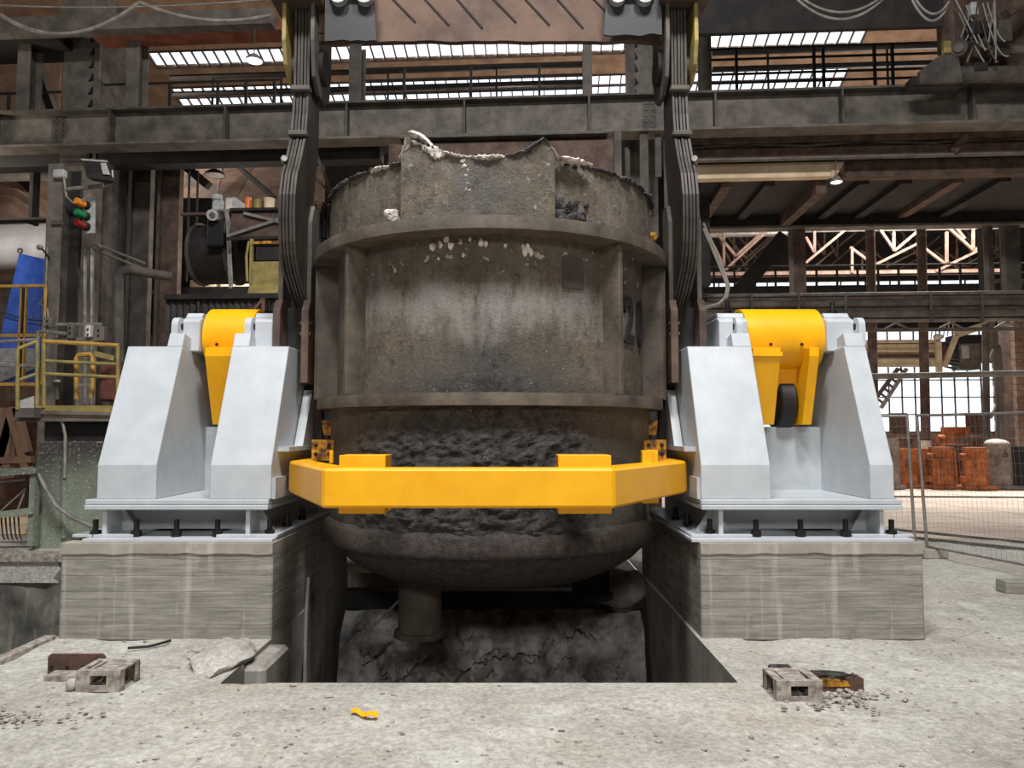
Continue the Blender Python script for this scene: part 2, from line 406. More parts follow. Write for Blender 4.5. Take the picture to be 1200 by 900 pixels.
fl.v += []; q = grid(TL, PL, PF, PB, 44, 76, fz); fl.add(q.v, q.f)
q = grid(PR, 9.0, PF, 12, 150, 138, fz); fl.add(q.v, q.f)
fl.box(9, 45, -12, 12, -.3, -.012)
fl.box(-31, -14, -12, 12, -.3, -.012)
fl.box(-14, PR, PB + .9, 12, -.3, -.004); fl.box(TL, PR, PB, PB + .9, -.3, -.004)
struct('floor', fl, 'floor', smooth=True)
struct('hall_floor', MB().box(-30, 45, 12, 46.2, -.3, -.012), 'hallfloor', hall=False)
# pit shell
pw = MB()
def roughwall(p00, p10, p11, p01, nu, nv, amp, seed, frq=1.3):
    p00, p10, p11, p01 = map(Vector, (p00, p10, p11, p01)); nrm = (p10 - p00).cross(p01 - p00).normalized(); vs = []
    for j in range(nv + 1):
        for i in range(nu + 1):
            a, b = i / nu, j / nv; p = (p00 * (1 - a) + p10 * a) * (1 - b) + (p01 * (1 - a) + p11 * a) * b
            e = min(1, 8 * min(a, 1 - a, b, 1 - b))
            vs.append(p + nrm * amp * e * noise.fractal(p * frq + Vector((seed, 0, 0)), 1, 2, 5))
    return vs, [(j * (nu + 1) + i, j * (nu + 1) + i + 1, (j + 1) * (nu + 1) + i + 1, (j + 1) * (nu + 1) + i) for j in range(nv) for i in range(nu)]
for args in (((PL, PF, -3), (PL, PB, -3), (PL, PB, 0), (PL, PF, 0), 40, 24, .03, 1), ((PR, PB, -3), (PR, PF, -3), (PR, PF, 0), (PR, PB, 0), 40, 24, .02, 2),
             ((PL, PB, -3), (PR, PB, -3), (PR, PB, 0), (PL, PB, 0), 40, 30, .08, 3), ((PR, PF, -3), (PL, PF, -3), (PL, PF, -.012), (PR, PF, -.012), 10, 8, .0, 4)):
    pw.add(*roughwall(*args))
struct('wall_pit', pw, 'pitwall', smooth=True)
struct('floor_pit', MB().box(PL - .1, PR + .1, PF - .1, PB + .1, -3.2, -3), 'pitwall')
# trench left of the plinth
tw = MB()
tw.add(*roughwall((-14, 9.9, -2), (TL - .02, 9.9, -2), (TL - .02, 9.9, 0), (-14, 9.9, 0), 160, 34, .09, 5, 1.6))
tw.add([(TL, -9.4, -2), (TL, 9.9, -2), (TL, 9.9, -.01), (TL, -9.4, -.01)], [(0, 1, 2, 3)])
tw.box(-14, TL, -9.4, 9.9, -2.2, -2)
struct('wall_trench', tw, 'trench', smooth=True)

# back wall with window bands (hall frame), side walls, roof
D0 = 46.0
def zat(v, D, u=1090): return hp(u, v, D).z
zb = [0, zat(506, D0), zat(425, D0), zat(401, D0), zat(384, D0), zat(334.5, D0), zat(328, D0), 20]
xl, xr = -30.0, 44.0
bw_ = MB()
for i in (0, 2): bw_.box(xl, xr, D0, D0 + .3, zb[i], zb[i + 1])
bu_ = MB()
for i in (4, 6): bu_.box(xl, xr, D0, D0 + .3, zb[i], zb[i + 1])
struct('wall_upper', bu_, 'steel_dk', hall=True)  # upper wall darkened by colour so the bay behind the trusses reads unlit
wxl, wxr = hp(800, 450, D0).x, hp(1166, 450, D0).x
for i in (1, 3, 5): bw_.box(xl, wxl - 8, D0, D0 + .3, zb[i], zb[i + 1]); bw_.box(wxr, xr, D0, D0 + .3, zb[i], zb[i + 1])
struct('wall_back', bw_, 'brick', hall=True)
def window(idx, x0, x1, z0, z1, nx, nz, D=D0 + .1, bar=.07):
    org = ((x0 + x1) / 2, D, z0); dx, dz = (x1 - x0) / nx, (z1 - z0) / nz
    fr = MB()
    for i in range(nx + 1): fr.box(x0 + i * dx - bar / 2, x0 + i * dx + bar / 2, D - .05, D + .05, z0, z1)
    for j in range(nz + 1): fr.box(x0, x1, D - .05, D + .05, z0 + j * dz - bar / 2, z0 + j * dz + bar / 2)
    wo = struct(f'window_{idx}', fr, 'steel_br', hall=True, org=org)
    p = MB().box(x0, x0 + dx, D - .008, D + .008, z0, z0 + dz); p0 = part('pane', p, 'glass', wo)
    for i in range(nx):
        for j in range(nz):
            if i or j: inst('pane', p0, wo, (i * dx, 0, j * dz))
    return wo
window(1, wxl, wxr, zb[1], zb[2], 24, 4)
window(2, wxl, wxr, zb[3], zb[4], 24, 1)
window(3, wxl - 8, wxr, zb[5], zb[6], 18, 1)
struct('wall_right', MB().box(44, 44.4, -9, 46.4, -.3, 20), 'brick', hall=True)
struct('wall_left', MB().box(-30.4, -30, -9, 46.4, -.3, 20), 'brick', hall=True)
struct('wall_front', MB().box(-30.4, 44.4, -9.4, -9, -3, 20), 'brick', hall=True)
# roof: falls away from a ridge at depth 26; two glazed strips
def rz(D): return 17 + (34 - D) * .33
gx0, gx1 = hp(190, 80, 31.5).x, hp(1003, 60, 31.5).x
strips = ((30.25, 31.1), (32.25, 33.5))
def slab(mb, x0, x1, d0, d1, th=.12):
    return mb.prism([(d0, rz(d0)), (d1, rz(d1)), (d1, rz(d1) + th), (d0, rz(d0) + th)], 'x', x0, x1)
rf = MB(); cuts = [26, strips[0][0], strips[0][1], strips[1][0], strips[1][1], 46.4]
for i in (0, 2): slab(rf, -30, 44, cuts[i], cuts[i + 1])
struct('ceiling_rear', slab(slab(MB(), -30, 44, 35.4, 46.4), -30, 44, 46.4, 46.5), 'steel_dk', hall=True)  # rear roof given a dark colour in place of the far bay's shade
slab(rf, -30, 44, cuts[4], 35.4)
for a, b in strips: slab(rf, -30, gx0, a, b); slab(rf, gx1, 44, a, b)
struct('ceiling', rf, 'tan_sheet', hall=True)
fr = MB().box(-30.4, 44.4, -9.4, 26, rz(26), rz(26) + .2)
struct('ceiling_bay', fr, 'steel_br', hall=True)
for k, (a, b) in enumerate(strips):
    n = 62; dx = (gx1 - gx0) / n; org = (gx0, a, rz(a)); f = MB()
    for i in range(n + 1): f.prism([(a, rz(a) - .06), (b, rz(b) - .06), (b, rz(b) + .05), (a, rz(a) + .05)], 'x', gx0 + i * dx - .025, gx0 + i * dx + .025)
    for t in ((.0, .5, 1) if k else (0, 1)):
        d = a + (b - a) * t; f.box(gx0, gx1, d - .025, d + .025, rz(d) - .07, rz(d) + .05)
    wo = struct(f'window_{4 + k}', f, 'steel_br', hall=True, org=org)
    p0 = part('pane', MB().prism([(a, rz(a)), (b, rz(b)), (b, rz(b) + .012), (a, rz(a) + .012)], 'x', gx0, gx0 + dx), 'glass', wo)
    for i in range(1, n): inst('pane', p0, wo, (i * dx, 0, 0))

# ================================================================== PLINTHS
def plinth(x0, x1, label):
    rt = thing('concrete_plinth', label, 'plinth', ((x0 + x1) / 2, 6.2, 0))
    b = MB().prism([(6.2, -.02), (9.0, -.02), (9.0, .70), (6.2, .70)], 'x', x0, x1)
    part('block', b, 'plinth', rt, bevel=.012)
    g = MB(); n = 60; top = []; bot = []
    for i in range(n + 1):
        x = x0 + (x1 - x0) * i / n
        bot.append((x, .69 + .012 * noise.noise(Vector((x * 6, 1, x0))) - .012 * abs(noise.noise(Vector((x * 2, 4, x0))))))
        top.append((x, .772))
    g.prism(bot + top[::-1], 'y', 6.188, 9.0)
    part('grout_layer', g, 'grout', rt, label='grout layer with a crumbling lower edge')
    return rt
plinth(-3.735, -1.98, 'board-marked concrete plinth beside the dark trench, under the narrow-gapped white stand')
plinth(1.56, 3.40, 'board-marked concrete plinth beside the wire fence, under the wide-gapped white stand')

# ================================================================== WHITE STANDS
def stand(label, base, webs, cheeks, saddles, bolts, backx, pit):
    x0, x1 = base; rt = thing('tilting_stand', label, 'machine stand', ((x0 + x1) / 2, 6.4, .772))
    part('bottom_plate', MB().box(x0 + .02 if pit > 0 else x0 - .1, x1 + .06, 6.24, 8.75, .772, .80), 'white', rt, bevel=.004)
    for wx in webs:
        part('beam_web', MB().box(wx - .018, wx + .018, 6.36, 8.6, .80, 1.035), 'white', rt)
        part('beam_flange', MB().box(wx - .26, wx + .26, 6.34, 8.6, .80, .822), 'white', rt, bevel=.003)
        for s in (-1, 1):
            part('gusset', MB().prism([(wx + s * .018, .822), (wx + s * .15, .822), (wx + s * .018, 1.03)], 'y', 6.62, 6.645), 'white', rt)
    part('cross_plate', MB().box(webs[0] + .02, webs[1] - .02, 6.72, 6.75, .822, 1.035), 'white2', rt)
    part('top_plate', MB().box(x0, x1, 6.29, 8.62, 1.035, 1.075), 'white', rt, bevel=.006)
    part('bed_plate', MB().box(x0, x1, 6.30, 8.6, 1.078, 1.12), 'white', rt, bevel=.006)
    for (a, b, ta, tb) in cheeks:
        pr = [(6.33, 1.12), (6.33, 1.41), (6.76, 2.475), (8.0, 2.475), (8.45, 1.41), (8.45, 1.12)]
        c = part('cheek_box', MB().prism(pr, 'x', a, b), 'white', rt, bevel=.006)
        part('seat_tab', MB().prism([(6.76, 2.475), (6.812, 2.605), (7.02, 2.56), (7.02, 2.475)], 'x', ta, tb), 'white', c, bevel=.004)
    if pit:                                    # stiffening flange low on the pit side
        e = cheeks[1][1] if pit > 0 else cheeks[0][0]
        part('pit_side_rail', MB().box(min(e, e + pit * .1), max(e, e + pit * .1), 6.5, 8.3, 1.52, 1.56), 'white2', rt)
        part('pit_side_skirt', MB().box(min(e, e + pit * .03), max(e, e + pit * .03), 6.36, 8.4, 1.12, 1.3), 'white2', rt)
        part('pit_side_brace', MB().prism([(6.95, 1.56), (7.25, 2.1), (7.45, 2.1), (7.45, 1.56)], 'x', min(e + pit * .01, e + pit * .09), max(e + pit * .01, e + pit * .09)), 'white2', rt)
    part('back_plate', MB().box(backx[0], backx[1], 7.34, 7.38, 1.12, 1.74), 'white2', rt)
    for (a, b, ear) in saddles:
        sd = part('bearing_block', MB().prism([(6.95, 2.45), (6.95, 2.74), (7.02, 2.78), (7.6, 2.78), (7.68, 2.74), (7.68, 2.45)], 'x', a, b), 'white', rt, bevel=.008)
        part('cap', MB().prism([(7.02, 2.78), (7.06, 2.83), (7.56, 2.83), (7.6, 2.78)], 'x', a + .01, b - .01), 'white', sd, bevel=.004)
        m = (a + b) / 2
        part('stud', MB().cyl((m, 7.12, 2.8), (m, 7.12, 2.95), .022, 8).cyl((m, 7.12, 2.8), (m, 7.12, 2.86), .042, 6), 'bolt', sd)
        ez, ey = 2.68, 6.93
        pts = [(ey - .10, 2.5)] + [(ey - .01 + .085 * math.cos(t), ez + .085 * math.sin(t)) for t in [math.pi * (1 - k / 12) for k in range(13)]] + [(ey + .09, 2.5)]
        ea = part('lifting_ear', MB().prism(pts, 'x', ear - .03, ear + .03), 'white', rt, smooth=True)
        part('eye', MB().cyl((ear - .031, ey, ez), (ear + .031, ey, ez), .035, 14), 'steel_dk', ea)
    b0 = None
    for bx, by in bolts:
        if b0 is None:
            b0 = part('anchor_bolt', MB().cyl((bx, by, .80), (bx, by, .855), .042, 6).cyl((bx, by, .855), (bx, by, .945), .023, 10), 'bolt', rt); o0 = (bx, by)
        else: inst('anchor_bolt', b0, rt, (bx - o0[0], by - o0[1], 0))
    return rt
bl = [(wp(u, 628, 6.38).x, 6.38) for u in (112, 160, 207, 255)] + [(-2.08, 6.42), (-2.08, 6.9), (-2.08, 7.4)]
stand('light grey tilting stand with a slim gap and two broad cheeks, next to the trench', (-3.61, -2.06), (-3.47, -2.25),
      ((-3.53, -3.03, -3.17, -3.032), (-2.57, -2.05, -2.568, -2.42)), ((-3.13, -2.96, -3.14), (-2.47, -2.25, -2.46)), bl, (-3.03, -2.57), 1)
br = [(wp(u, 628, 6.38).x, 6.38) for u in (886, 938, 991)] + [(1.70, 6.42), (3.24, 6.38), (1.62, 6.9), (1.62, 7.4)]
stand('light grey tilting stand with a wide gap showing a yellow arm, next to the fence', (1.60, 3.30), (1.78, 3.15),
      ((1.61, 2.20, 2.03, 2.198), (3.05, 3.25, 3.07, 3.248)), ((1.96, 2.23, 2.12), (2.98, 3.24, 3.26)), br, (2.20, 3.05), -1)

# ================================================================== YELLOW TILTING FRAME
def tilt_arm(label, a, b, g1, g2, wheel):
    rt = thing('torsion_lever', label, 'machine arm', ((a + b) / 2, 7.3, 1.74))
    part('torsion_tube', MB().cyl((a, 7.3, 2.6), (b, 7.3, 2.6), .305, 56), 'yellow', rt, smooth=True)
    for e, s in ((a, -1), (b, 1)):
        part('end_disc', MB().cyl((e, 7.3, 2.6), (e + s * .012, 7.3, 2.6), .27, 40), 'steel_dk', rt, smooth=True)  # dark disc on each tube end
    for k in (.3, .7):
        x = a + (b - a) * k; part('grease_nipple', MB().cyl((x, 6.99, 2.52), (x, 7.02, 2.53), .014, 8), 'steel_dk', rt)
    for (x0, x1) in (g1, g2):
        if x1 > x0:
            part('arm_plate', MB().prism([(6.9, 2.48), (6.9, 2.40), (7.12, 1.76), (7.5, 1.76), (7.5, 2.4), (7.2, 2.5)], 'x', x0, x1), 'yellow', rt, bevel=.004)
    part('web_plate', MB().prism([(7.22, 2.42), (7.24, 2.12), (7.29, 2.12), (7.27, 2.42)], 'x', g1[1], max(g1[1] + .2, g2[0])), 'yellow', rt)
    if wheel:
        part('cover_strip', MB().prism([(6.885, 2.40), (6.885, 2.44), (7.0, 2.45), (7.0, 2.40)], 'x', g1[0] - .01, g1[1] + .012), 'yellow', rt)
        hub = part('roller_axle', MB().cyl((g1[1], 7.42, 1.98), (g2[0], 7.42, 1.98), .085, 24), 'yellow', rt, smooth=True)
        part('roller', MB().cyl((2.61, 7.42, 1.98), (2.78, 7.42, 1.98), .26, 44), 'black', hub, smooth=True, bevel=.02)
    return rt
tilt_arm('yellow tilting arm with a short torsion tube in the slim gap of the stand', -2.95, -2.48, (-2.88, -2.55), (-2.6, -2.6), False)
tilt_arm('yellow tilting arm with a long torsion tube and black roller in the wide gap', 2.24, 2.98, (2.26, 2.52), (2.79, 2.88), True)

rt = thing('ladle_tilter', 'yellow steel push bar bent round the front of the ladle, with rest pads', 'frame', (AX, 5.25, 1.15))
outer = [(-1.985, 7.9), (-1.985, 6.62), (-1.94, 6.5), (-1.338, 5.25), (.723, 5.25), (1.51, 6.5), (1.555, 6.62), (1.555, 7.9)]
inner = [(1.66 + AX - .15, 7.9)]
inner = [(1.36, 7.9), (1.36, 6.68), (.59, 5.5), (-1.20, 5.5), (-1.79, 6.68), (-1.79, 7.9)]
part('push_bar', MB().prism(outer + inner, 'z', 1.157, 1.435), 'yellow', rt, bevel=.018)
def fpad(x0, x1, z0, z1, y0=5.50, y1=5.78):
    part('rest_pad', MB().prism([(y0, z0), (y1, z0 - .0), (y1, z1), (y0, z1)], 'x', x0, x1), 'yellow', rt, bevel=.004)
xa = lambda u, Y: wp(u, 560, Y).x
fpad(xa(398, 5.52), xa(452, 5.52), 1.09, 1.52); fpad(xa(654, 5.52), xa(716, 5.52), 1.09, 1.52)
part('rest_pad', MB().box(1.10, 1.19, 6.28, 6.36, 1.09, 1.535), 'yellow', rt, bevel=.004)
part('rest_pad', MB().box(1.19, 1.24, 6.30, 6.7, 1.09, 1.535), 'yellow', rt, bevel=.004)
part('guide_pin', MB().cyl((-1.52, 6.25, 1.43), (-1.52, 6.25, 1.54), .018, 10), 'yellow', rt)
for xx, s in ((-1.72, 1), (1.30, -1)):
    yb = part('bolted_bracket', MB().box(xx - .1, xx + .1, 6.74, 6.78, 1.43, 1.62).box(xx - .1, xx + .1, 6.78, 7.3, 1.44, 1.5), 'yellow_rust', rt)
    for bx in (-.06, .06):
        for bz in (1.49, 1.57): part('bolt', MB().cyl((xx + bx, 6.725, bz), (xx + bx, 6.74, bz), .018, 6), 'bolt', yb)
    part('upper_bracket', MB().prism([(xx - .08, 1.80), (xx + .08, 1.80), (xx + .06, 1.66), (xx - .06, 1.66)], 'y', 7.0, 7.2), 'yellow_rust', rt)
    part('link', MB().cyl((xx, 7.1, 1.44), (xx, 7.1, 1.7), .04, 12), 'steel_dk', rt)

# ================================================================== LADLE
LZ = .33
rt = thing('steel_ladle', 'large soot-blackened steel casting ladle with two flanges, marked 20', 'ladle', (AX, LY, 0))
ladle = rt
def rough_r(amp, f=3.0, seed=0):
    def fn(p, t, r, z):
        k = amp * noise.fractal(Vector((p.x * f, p.y * f, p.z * f + seed)), 1, 2, 4)
        return p + Vector((math.sin(t), -math.cos(t), 0)) * k
    return fn
def crusted(p, t, r, z):
    # skull of burnt slag on the pouring side of the lower shell
    a = math.degrees(t); a = a - 360 if a > 180 else a
    m = max(0, 1 - abs((a + 4) / 46) ** 3) * max(0, 1 - abs((z - 1.42) / .62) ** 4)
    n = noise.fractal(Vector((p.x * 9, p.y * 9, p.z * 13)), .7, 2, 7)
    edge = noise.noise(Vector((p.x * 2.2, p.z * 2.2, 3)))
    m = max(0, min(1, (m + edge * .5 - .15) * 2.2))
    return p + Vector((math.sin(t), -math.cos(t), 0)) * (.004 * n + m * (.026 + .02 * n))
prof = [(1.50, 1.9 + (3.3 - 1.9) * k / 26) for k in range(27)]
part('shell', MB().lathe(prof, AX, LY, 160, fn=rough_r(.004, 4)), 'ladle', rt, smooth=True)
prof = [(1.555, .88 + 1.04 * k / 80) for k in range(81)]
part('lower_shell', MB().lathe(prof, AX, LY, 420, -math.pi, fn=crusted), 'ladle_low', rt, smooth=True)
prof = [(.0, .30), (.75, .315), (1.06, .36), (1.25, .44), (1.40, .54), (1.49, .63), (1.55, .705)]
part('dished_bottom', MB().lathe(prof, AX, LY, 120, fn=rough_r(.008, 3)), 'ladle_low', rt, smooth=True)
prof = [(1.50, .69), (1.59, .70), (1.605, .73), (1.595, .86), (1.56, .905), (1.5, .905)]
part('bottom_band', MB().lathe(prof, AX, LY, 160, fn=rough_r(.012, 5, 4), closed=True), 'ladle_low', rt, smooth=True)
part('lower_flange', MB().lathe([(1.46, 1.90), (1.68, 1.90), (1.685, 1.95), (1.68, 2.0), (1.46, 2.0)], AX, LY, 160, fn=rough_r(.005, 8)), 'ladle_rib', rt, smooth=True)
part('upper_flange', MB().lathe([(1.46, 3.28), (1.725, 3.28), (1.73, 3.34), (1.725, 3.385), (1.46, 3.385)], AX, LY, 160, fn=rough_r(.005, 8)), 'ladle_rib', rt, smooth=True)
def rimtop(p, t, r, z):
    a = math.degrees(t); a = a - 360 if a > 180 else a
    if z > 3.8: p = p + Vector((0, 0, .035 * noise.fractal(Vector((p.x * 4, p.y * 4, 1)), 1, 2, 4)))
    return p
part('rim_shell', MB().lathe([(1.585, 3.38), (1.59, 3.6), (1.585, 3.86), (1.585, 3.90), (1.45, 3.90), (1.44, 3.5), (1.44, 2.4), (0, 2.35)], AX, LY, 160, fn=rimtop), 'ladle_rim', rt, smooth=True)
# thicker lip panel with its torn upper edge
def liptop(a):
    pts = [(-26, 3.93), (-24.5, 3.94), (-21, 4.05), (-18, 4.02), (-13, 3.93), (-8, 3.88), (-2, 3.86), (5, 3.87), (10, 3.91), (14, 3.99), (16, 4.04), (18.5, 3.98), (20.5, 3.9)]
    for (p, z), (q_, z2) in zip(pts, pts[1:]):
        if p <= a <= q_: return z + (z2 - z) * (a - p) / (q_ - p)
    return 3.9
def lip(p, t, r, z):
    a = math.degrees(t); n = noise.fractal(Vector((p.x * 5, p.z * 5, 2)), 1, 2, 5)
    zz = z if z < 3.7 else 3.39 + (z - 3.39) * (liptop(a) - 3.39 + .015 * n) / (3.9 - 3.39)
    return Vector((p.x, p.y - .012 * n, zz))
pp = [(1.58, 3.39), (1.665, 3.39)] + [(1.665 - .0 * k, 3.39 + .51 * k / 12) for k in range(1, 13)] + [(1.58, 3.9)]
part('pouring_lip', MB().lathe(pp, AX, LY, 90, R(-24.5), R(19.5), fn=lip, closed=True), 'ladle_rim', rt, smooth=True)
def crust_strip(a0, a1, arch, r, wd, th, seed):      # a peeled strip of crust arching along the lip
    n = 30; prof_ = 8; vs = []
    for k in range(n + 1):
        u = k / n; a = a0 + (a1 - a0) * u; e = math.sin(math.pi * min(.96, max(.04, u))) ** .5
        zc_ = (liptop(a) if -25.4 <= a <= 20 else 3.9) + arch * math.sin(math.pi * u) ** .8 + .012 * noise.noise(Vector((k * .5, seed, 0)))
        for j in range(prof_):
            t = 2 * math.pi * j / prof_; nn = 1 + .45 * noise.noise(Vector((k * .45, j * .9, seed)))
            rr = r + wd * e * math.cos(t) * nn; vs.append((AX + rr * math.sin(R(a)), LY - rr * math.cos(R(a)), zc_ + th * e * math.sin(t) * nn))
    return MB().add(vs, [(prof_ * k + j, prof_ * k + (j + 1) % prof_, prof_ * (k + 1) + (j + 1) % prof_, prof_ * (k + 1) + j) for k in range(n) for j in range(prof_)] + [tuple(range(prof_)), tuple(range(prof_ * n + prof_ - 1, prof_ * n - 1, -1))])
rnd = random.Random(3); a = -86
while a < 88:
    d_ = rnd.uniform(6, 15); inlip = -25 < a < 19
    part('slag_edge', crust_strip(a, a + d_ + 1, 0, 1.655 if inlip else 1.575, .05, rnd.uniform(.012, .024), a), 'slag' if rnd.random() < .75 else 'slag_wh', rt, smooth=True); a += d_
cr = MB()
for k in range(170):
    a = rnd.uniform(-84, 88); inlip = -25 < a < 20
    r = (1.655 if inlip else 1.58) + rnd.uniform(-.05, .02); z = (liptop(a) if inlip else 3.9) + rnd.uniform(-.02, .02); s = rnd.uniform(.006, .02)
    cr.blob((AX + r * math.sin(R(a)), LY - r * math.cos(R(a)), z), s * 2, s * 1.4, s, k, .7, 1.6, 1)
part('slag_beads', cr, 'slag', rt, label='black beads of slag along the rim', kind='stuff')
part('crust_curl', crust_strip(-25.4, -14.5, .045, 1.63, .09, .036, 1), 'slag_wh', rt, smooth=True, label='curled whitish slag crust over the lip')
part('crust_curl', crust_strip(-19, -11, -.03, 1.66, .035, .055, 2), 'slag_wh', rt, smooth=True)
part('crust_curl', crust_strip(-23.5, -18, -.02, 1.66, .03, .022, 4), 'slag_wh', rt, smooth=True)
wc = MB()
for a, z, s in ((-6, 3.84, .035), (-5.5, 3.80, .03), (-5, 3.72, .022), (-4.6, 3.66, .026), (-4.3, 3.60, .02), (-28, 3.47, .05), (-27, 3.43, .04), (-26, 3.40, .035)):
    wc.blob((AX + 1.655 * math.sin(R(a)), LY - 1.655 * math.cos(R(a)), z), s * 1.2, s * .5, s * .8, int(a * 7), .6, 1.6, 2)
part('white_crust', wc, 'slag_wh', rt, smooth=True, kind='stuff')
bk = MB()
for k in range(60):
    a = 19.5 + abs(rnd.gauss(0, 6)); z = 3.46 + rnd.gauss(.03, .06) - (a - 20) * .007
    s = rnd.uniform(.014, .045); bk.blob((AX + 1.60 * math.sin(R(a)), LY - 1.60 * math.cos(R(a)), max(3.39, z)), s * 1.3, s * .8, s, k, .7, 1.8, 1)
part('black_clinker', bk, 'slag', rt, label='patch of black clinker right of the pouring lip', kind='stuff')
def rib(a, r0, r1, th, name='rib', mat='ladle_rib'):
    d = Vector((math.sin(R(a)), -math.cos(R(a)), 0)); s = Vector((math.cos(R(a)), math.sin(R(a)), 0)); c = Vector((AX, LY, 0))
    vs = [c + d * r + s * t + Vector((0, 0, z)) for z in (2.0, 3.28) for r, t in ((r0, -th), (r1, -th), (r1, th), (r0, th))]
    return part(name, MB().add(vs, [(0, 3, 2, 1), (4, 5, 6, 7), (0, 1, 5, 4), (1, 2, 6, 5), (2, 3, 7, 6), (3, 0, 4, 7)]), mat, rt, bevel=.006)
for a in (-45.5, 42, 135, -135): rib(a, 1.47, 1.685, .024)
for a in (-80, 80, 102, -102): rib(a, 1.47, 1.70, .035, 'trunnion_rib', 'ladle_rib')
for s in (-1, 1):
    X = lambda v: AX + s * v
    bxs = lambda a, b, *r: MB().box(min(X(a), X(b)), max(X(a), X(b)), *r)
    part('trunnion_box', bxs(1.44, 1.70, 7.12, 7.68, 2.0, 3.28), 'ladle_rib', rt)
    for z in (2.62, 2.72): part('shelf_plate', bxs(1.70, 1.80, 6.95, 7.2, z - .014, z + .014), 'ladle_rib', rt, bevel=.004)
    part('stay_plate', MB().prism([(X(1.7), 2.86), (X(1.82), 2.72), (X(1.82), 2.60), (X(1.7), 2.48)], 'y', 7.18, 7.22), 'ladle_rib', rt)
    part('trunnion', MB().cyl((X(1.6), 7.55, 3.17), (X(2.10), 7.55, 3.17), .17, 32), 'steel_dk', rt, smooth=True)
    for o0 in (1.72, 1.99):
        part('hook_guide_plate', MB().prism([(6.98, 2.15), (6.98, 2.86), (7.03, 2.94), (7.03, 3.72), (7.12, 3.9), (7.3, 3.9), (7.3, 2.15)], 'x', min(X(o0), X(o0 + .045)), max(X(o0), X(o0 + .045))), 'steel', rt, bevel=.004)
        part('guide_block', MB().prism([(6.92, 2.15), (6.92, 2.84), (7.0, 2.95), (7.14, 2.95), (7.14, 2.15)], 'x', min(X(o0 - .012), X(o0 + .057)), max(X(o0 - .012), X(o0 + .057))), 'steel_br', rt, bevel=.004)
    part('guide_web', bxs(1.76, 2.0, 7.15, 7.3, 2.15, 2.9), 'steel_dk', rt)
    part('back_web', bxs(1.66, 2.04, 7.3, 7.36, 1.6, 3.0), 'steel_dk', rt)
for x, y, zf in ((-.85, 6.95, -.13), (.84, 8.0, -.02)):
    ft = part('foot', MB().cyl((x, y, zf), (x, y, .40), .2, 32), 'ladle_rib' if x < 0 else 'steel_dk', rt, smooth=True)
    part('foot_rim', MB().cyl((x, y, zf - .05), (x, y, zf), .235, 32), 'ladle_rib' if x < 0 else 'steel_dk', ft, smooth=True)
# riveted patch plate
def curved_plate(a0, a1, z0, z1, r0, r1): return MB().lathe([(r0, z0), (r1, z0), (r1, z1), (r0, z1)], AX, LY, 12, R(a0), R(a1), closed=True)
pt = part('patch_plate', curved_plate(24.6, 32.2, 2.88, 3.14, 1.48, 1.517), 'steel', rt, label='dark square patch plate', smooth=True)
# splashes of lime clinging to the shell
sp = MB()
for a, z, s in ((-17, 3.2, .028), (-14.5, 3.22, .026), (-11, 3.2, .024), (-12.5, 3.255, .026), (-8, 3.23, .02), (-5, 3.245, .014), (-1.5, 3.22, .026), (0, 3.21, .02), (6, 3.2, .014), (11.5, 3.19, .016), (13, 3.2, .02), (12, 3.15, .026), (14, 3.15, .022), (13.5, 3.17, .02), (-15, 3.1, .012), (-7, 3.12, .014)):
    sp.blob((AX + 1.503 * math.sin(R(a)), LY - 1.503 * math.cos(R(a)), z), s, .012, s * 1.5, int(a * 9), .5, 2, 1)
part('lime_splash', sp, 'slag_wh', rt, kind='stuff')
part('rim_clamp', MB().blob((AX + 1.60 * math.sin(R(84)), LY - 1.6 * math.cos(R(84)), 3.62), .06, .05, .05, 3, .4, 2, 2), 'yellow_rust', rt, label='small yellow clamp on the rim')
def digits(txt, ang, z, h, sx):
    cu = bpy.data.curves.new('numeral', 'FONT'); cu.body = txt; cu.size = 1; cu.extrude = .014; cu.offset = .022; cu.align_x = 'CENTER'; cu.space_character = 1.12
    ob = bpy.data.objects.new('numeral', cu); me = bpy.data.meshes.new_from_object(ob)
    bm = bmesh.new(); bm.from_mesh(me); bmesh.ops.triangulate(bm, faces=bm.faces)
    k = h / .7
    for q_ in bm.verts:
        a = R(ang) + q_.co.x * k * sx / 1.5; r = 1.50 + .012 + q_.co.z
        q_.co = Vector((r * math.sin(a), -r * math.cos(a), z + q_.co.y * k))
    bm.to_mesh(me); bm.free(); bpy.data.objects.remove(ob); bpy.data.curves.remove(cu)
    me.materials.clear(); me.materials.append(M['steel_dk'])
    o = bpy.data.objects.new('numeral', me); C.objects.link(o); o.parent = ladle; o['label'] = 'raised steel number ' + txt; me.name = 'numeral'; return o
digits('2', 56.0, 2.49, .40, .66); digits('0', 67.0, 2.49, .40, .62)

# slag lumps frozen on the rim's far side etc. stay part of the ladle; dangling rod in the pit
single('steel_rod', 'thin bent steel rod hanging into the pit beside the ladle foot', 'rod', MB().tube([(-.92, 7.2, .32), (-1.02, 7.1, .15), (-1.2, 6.9, -.02), (-1.3, 6.8, -.1)], .012, 6), 'galv')
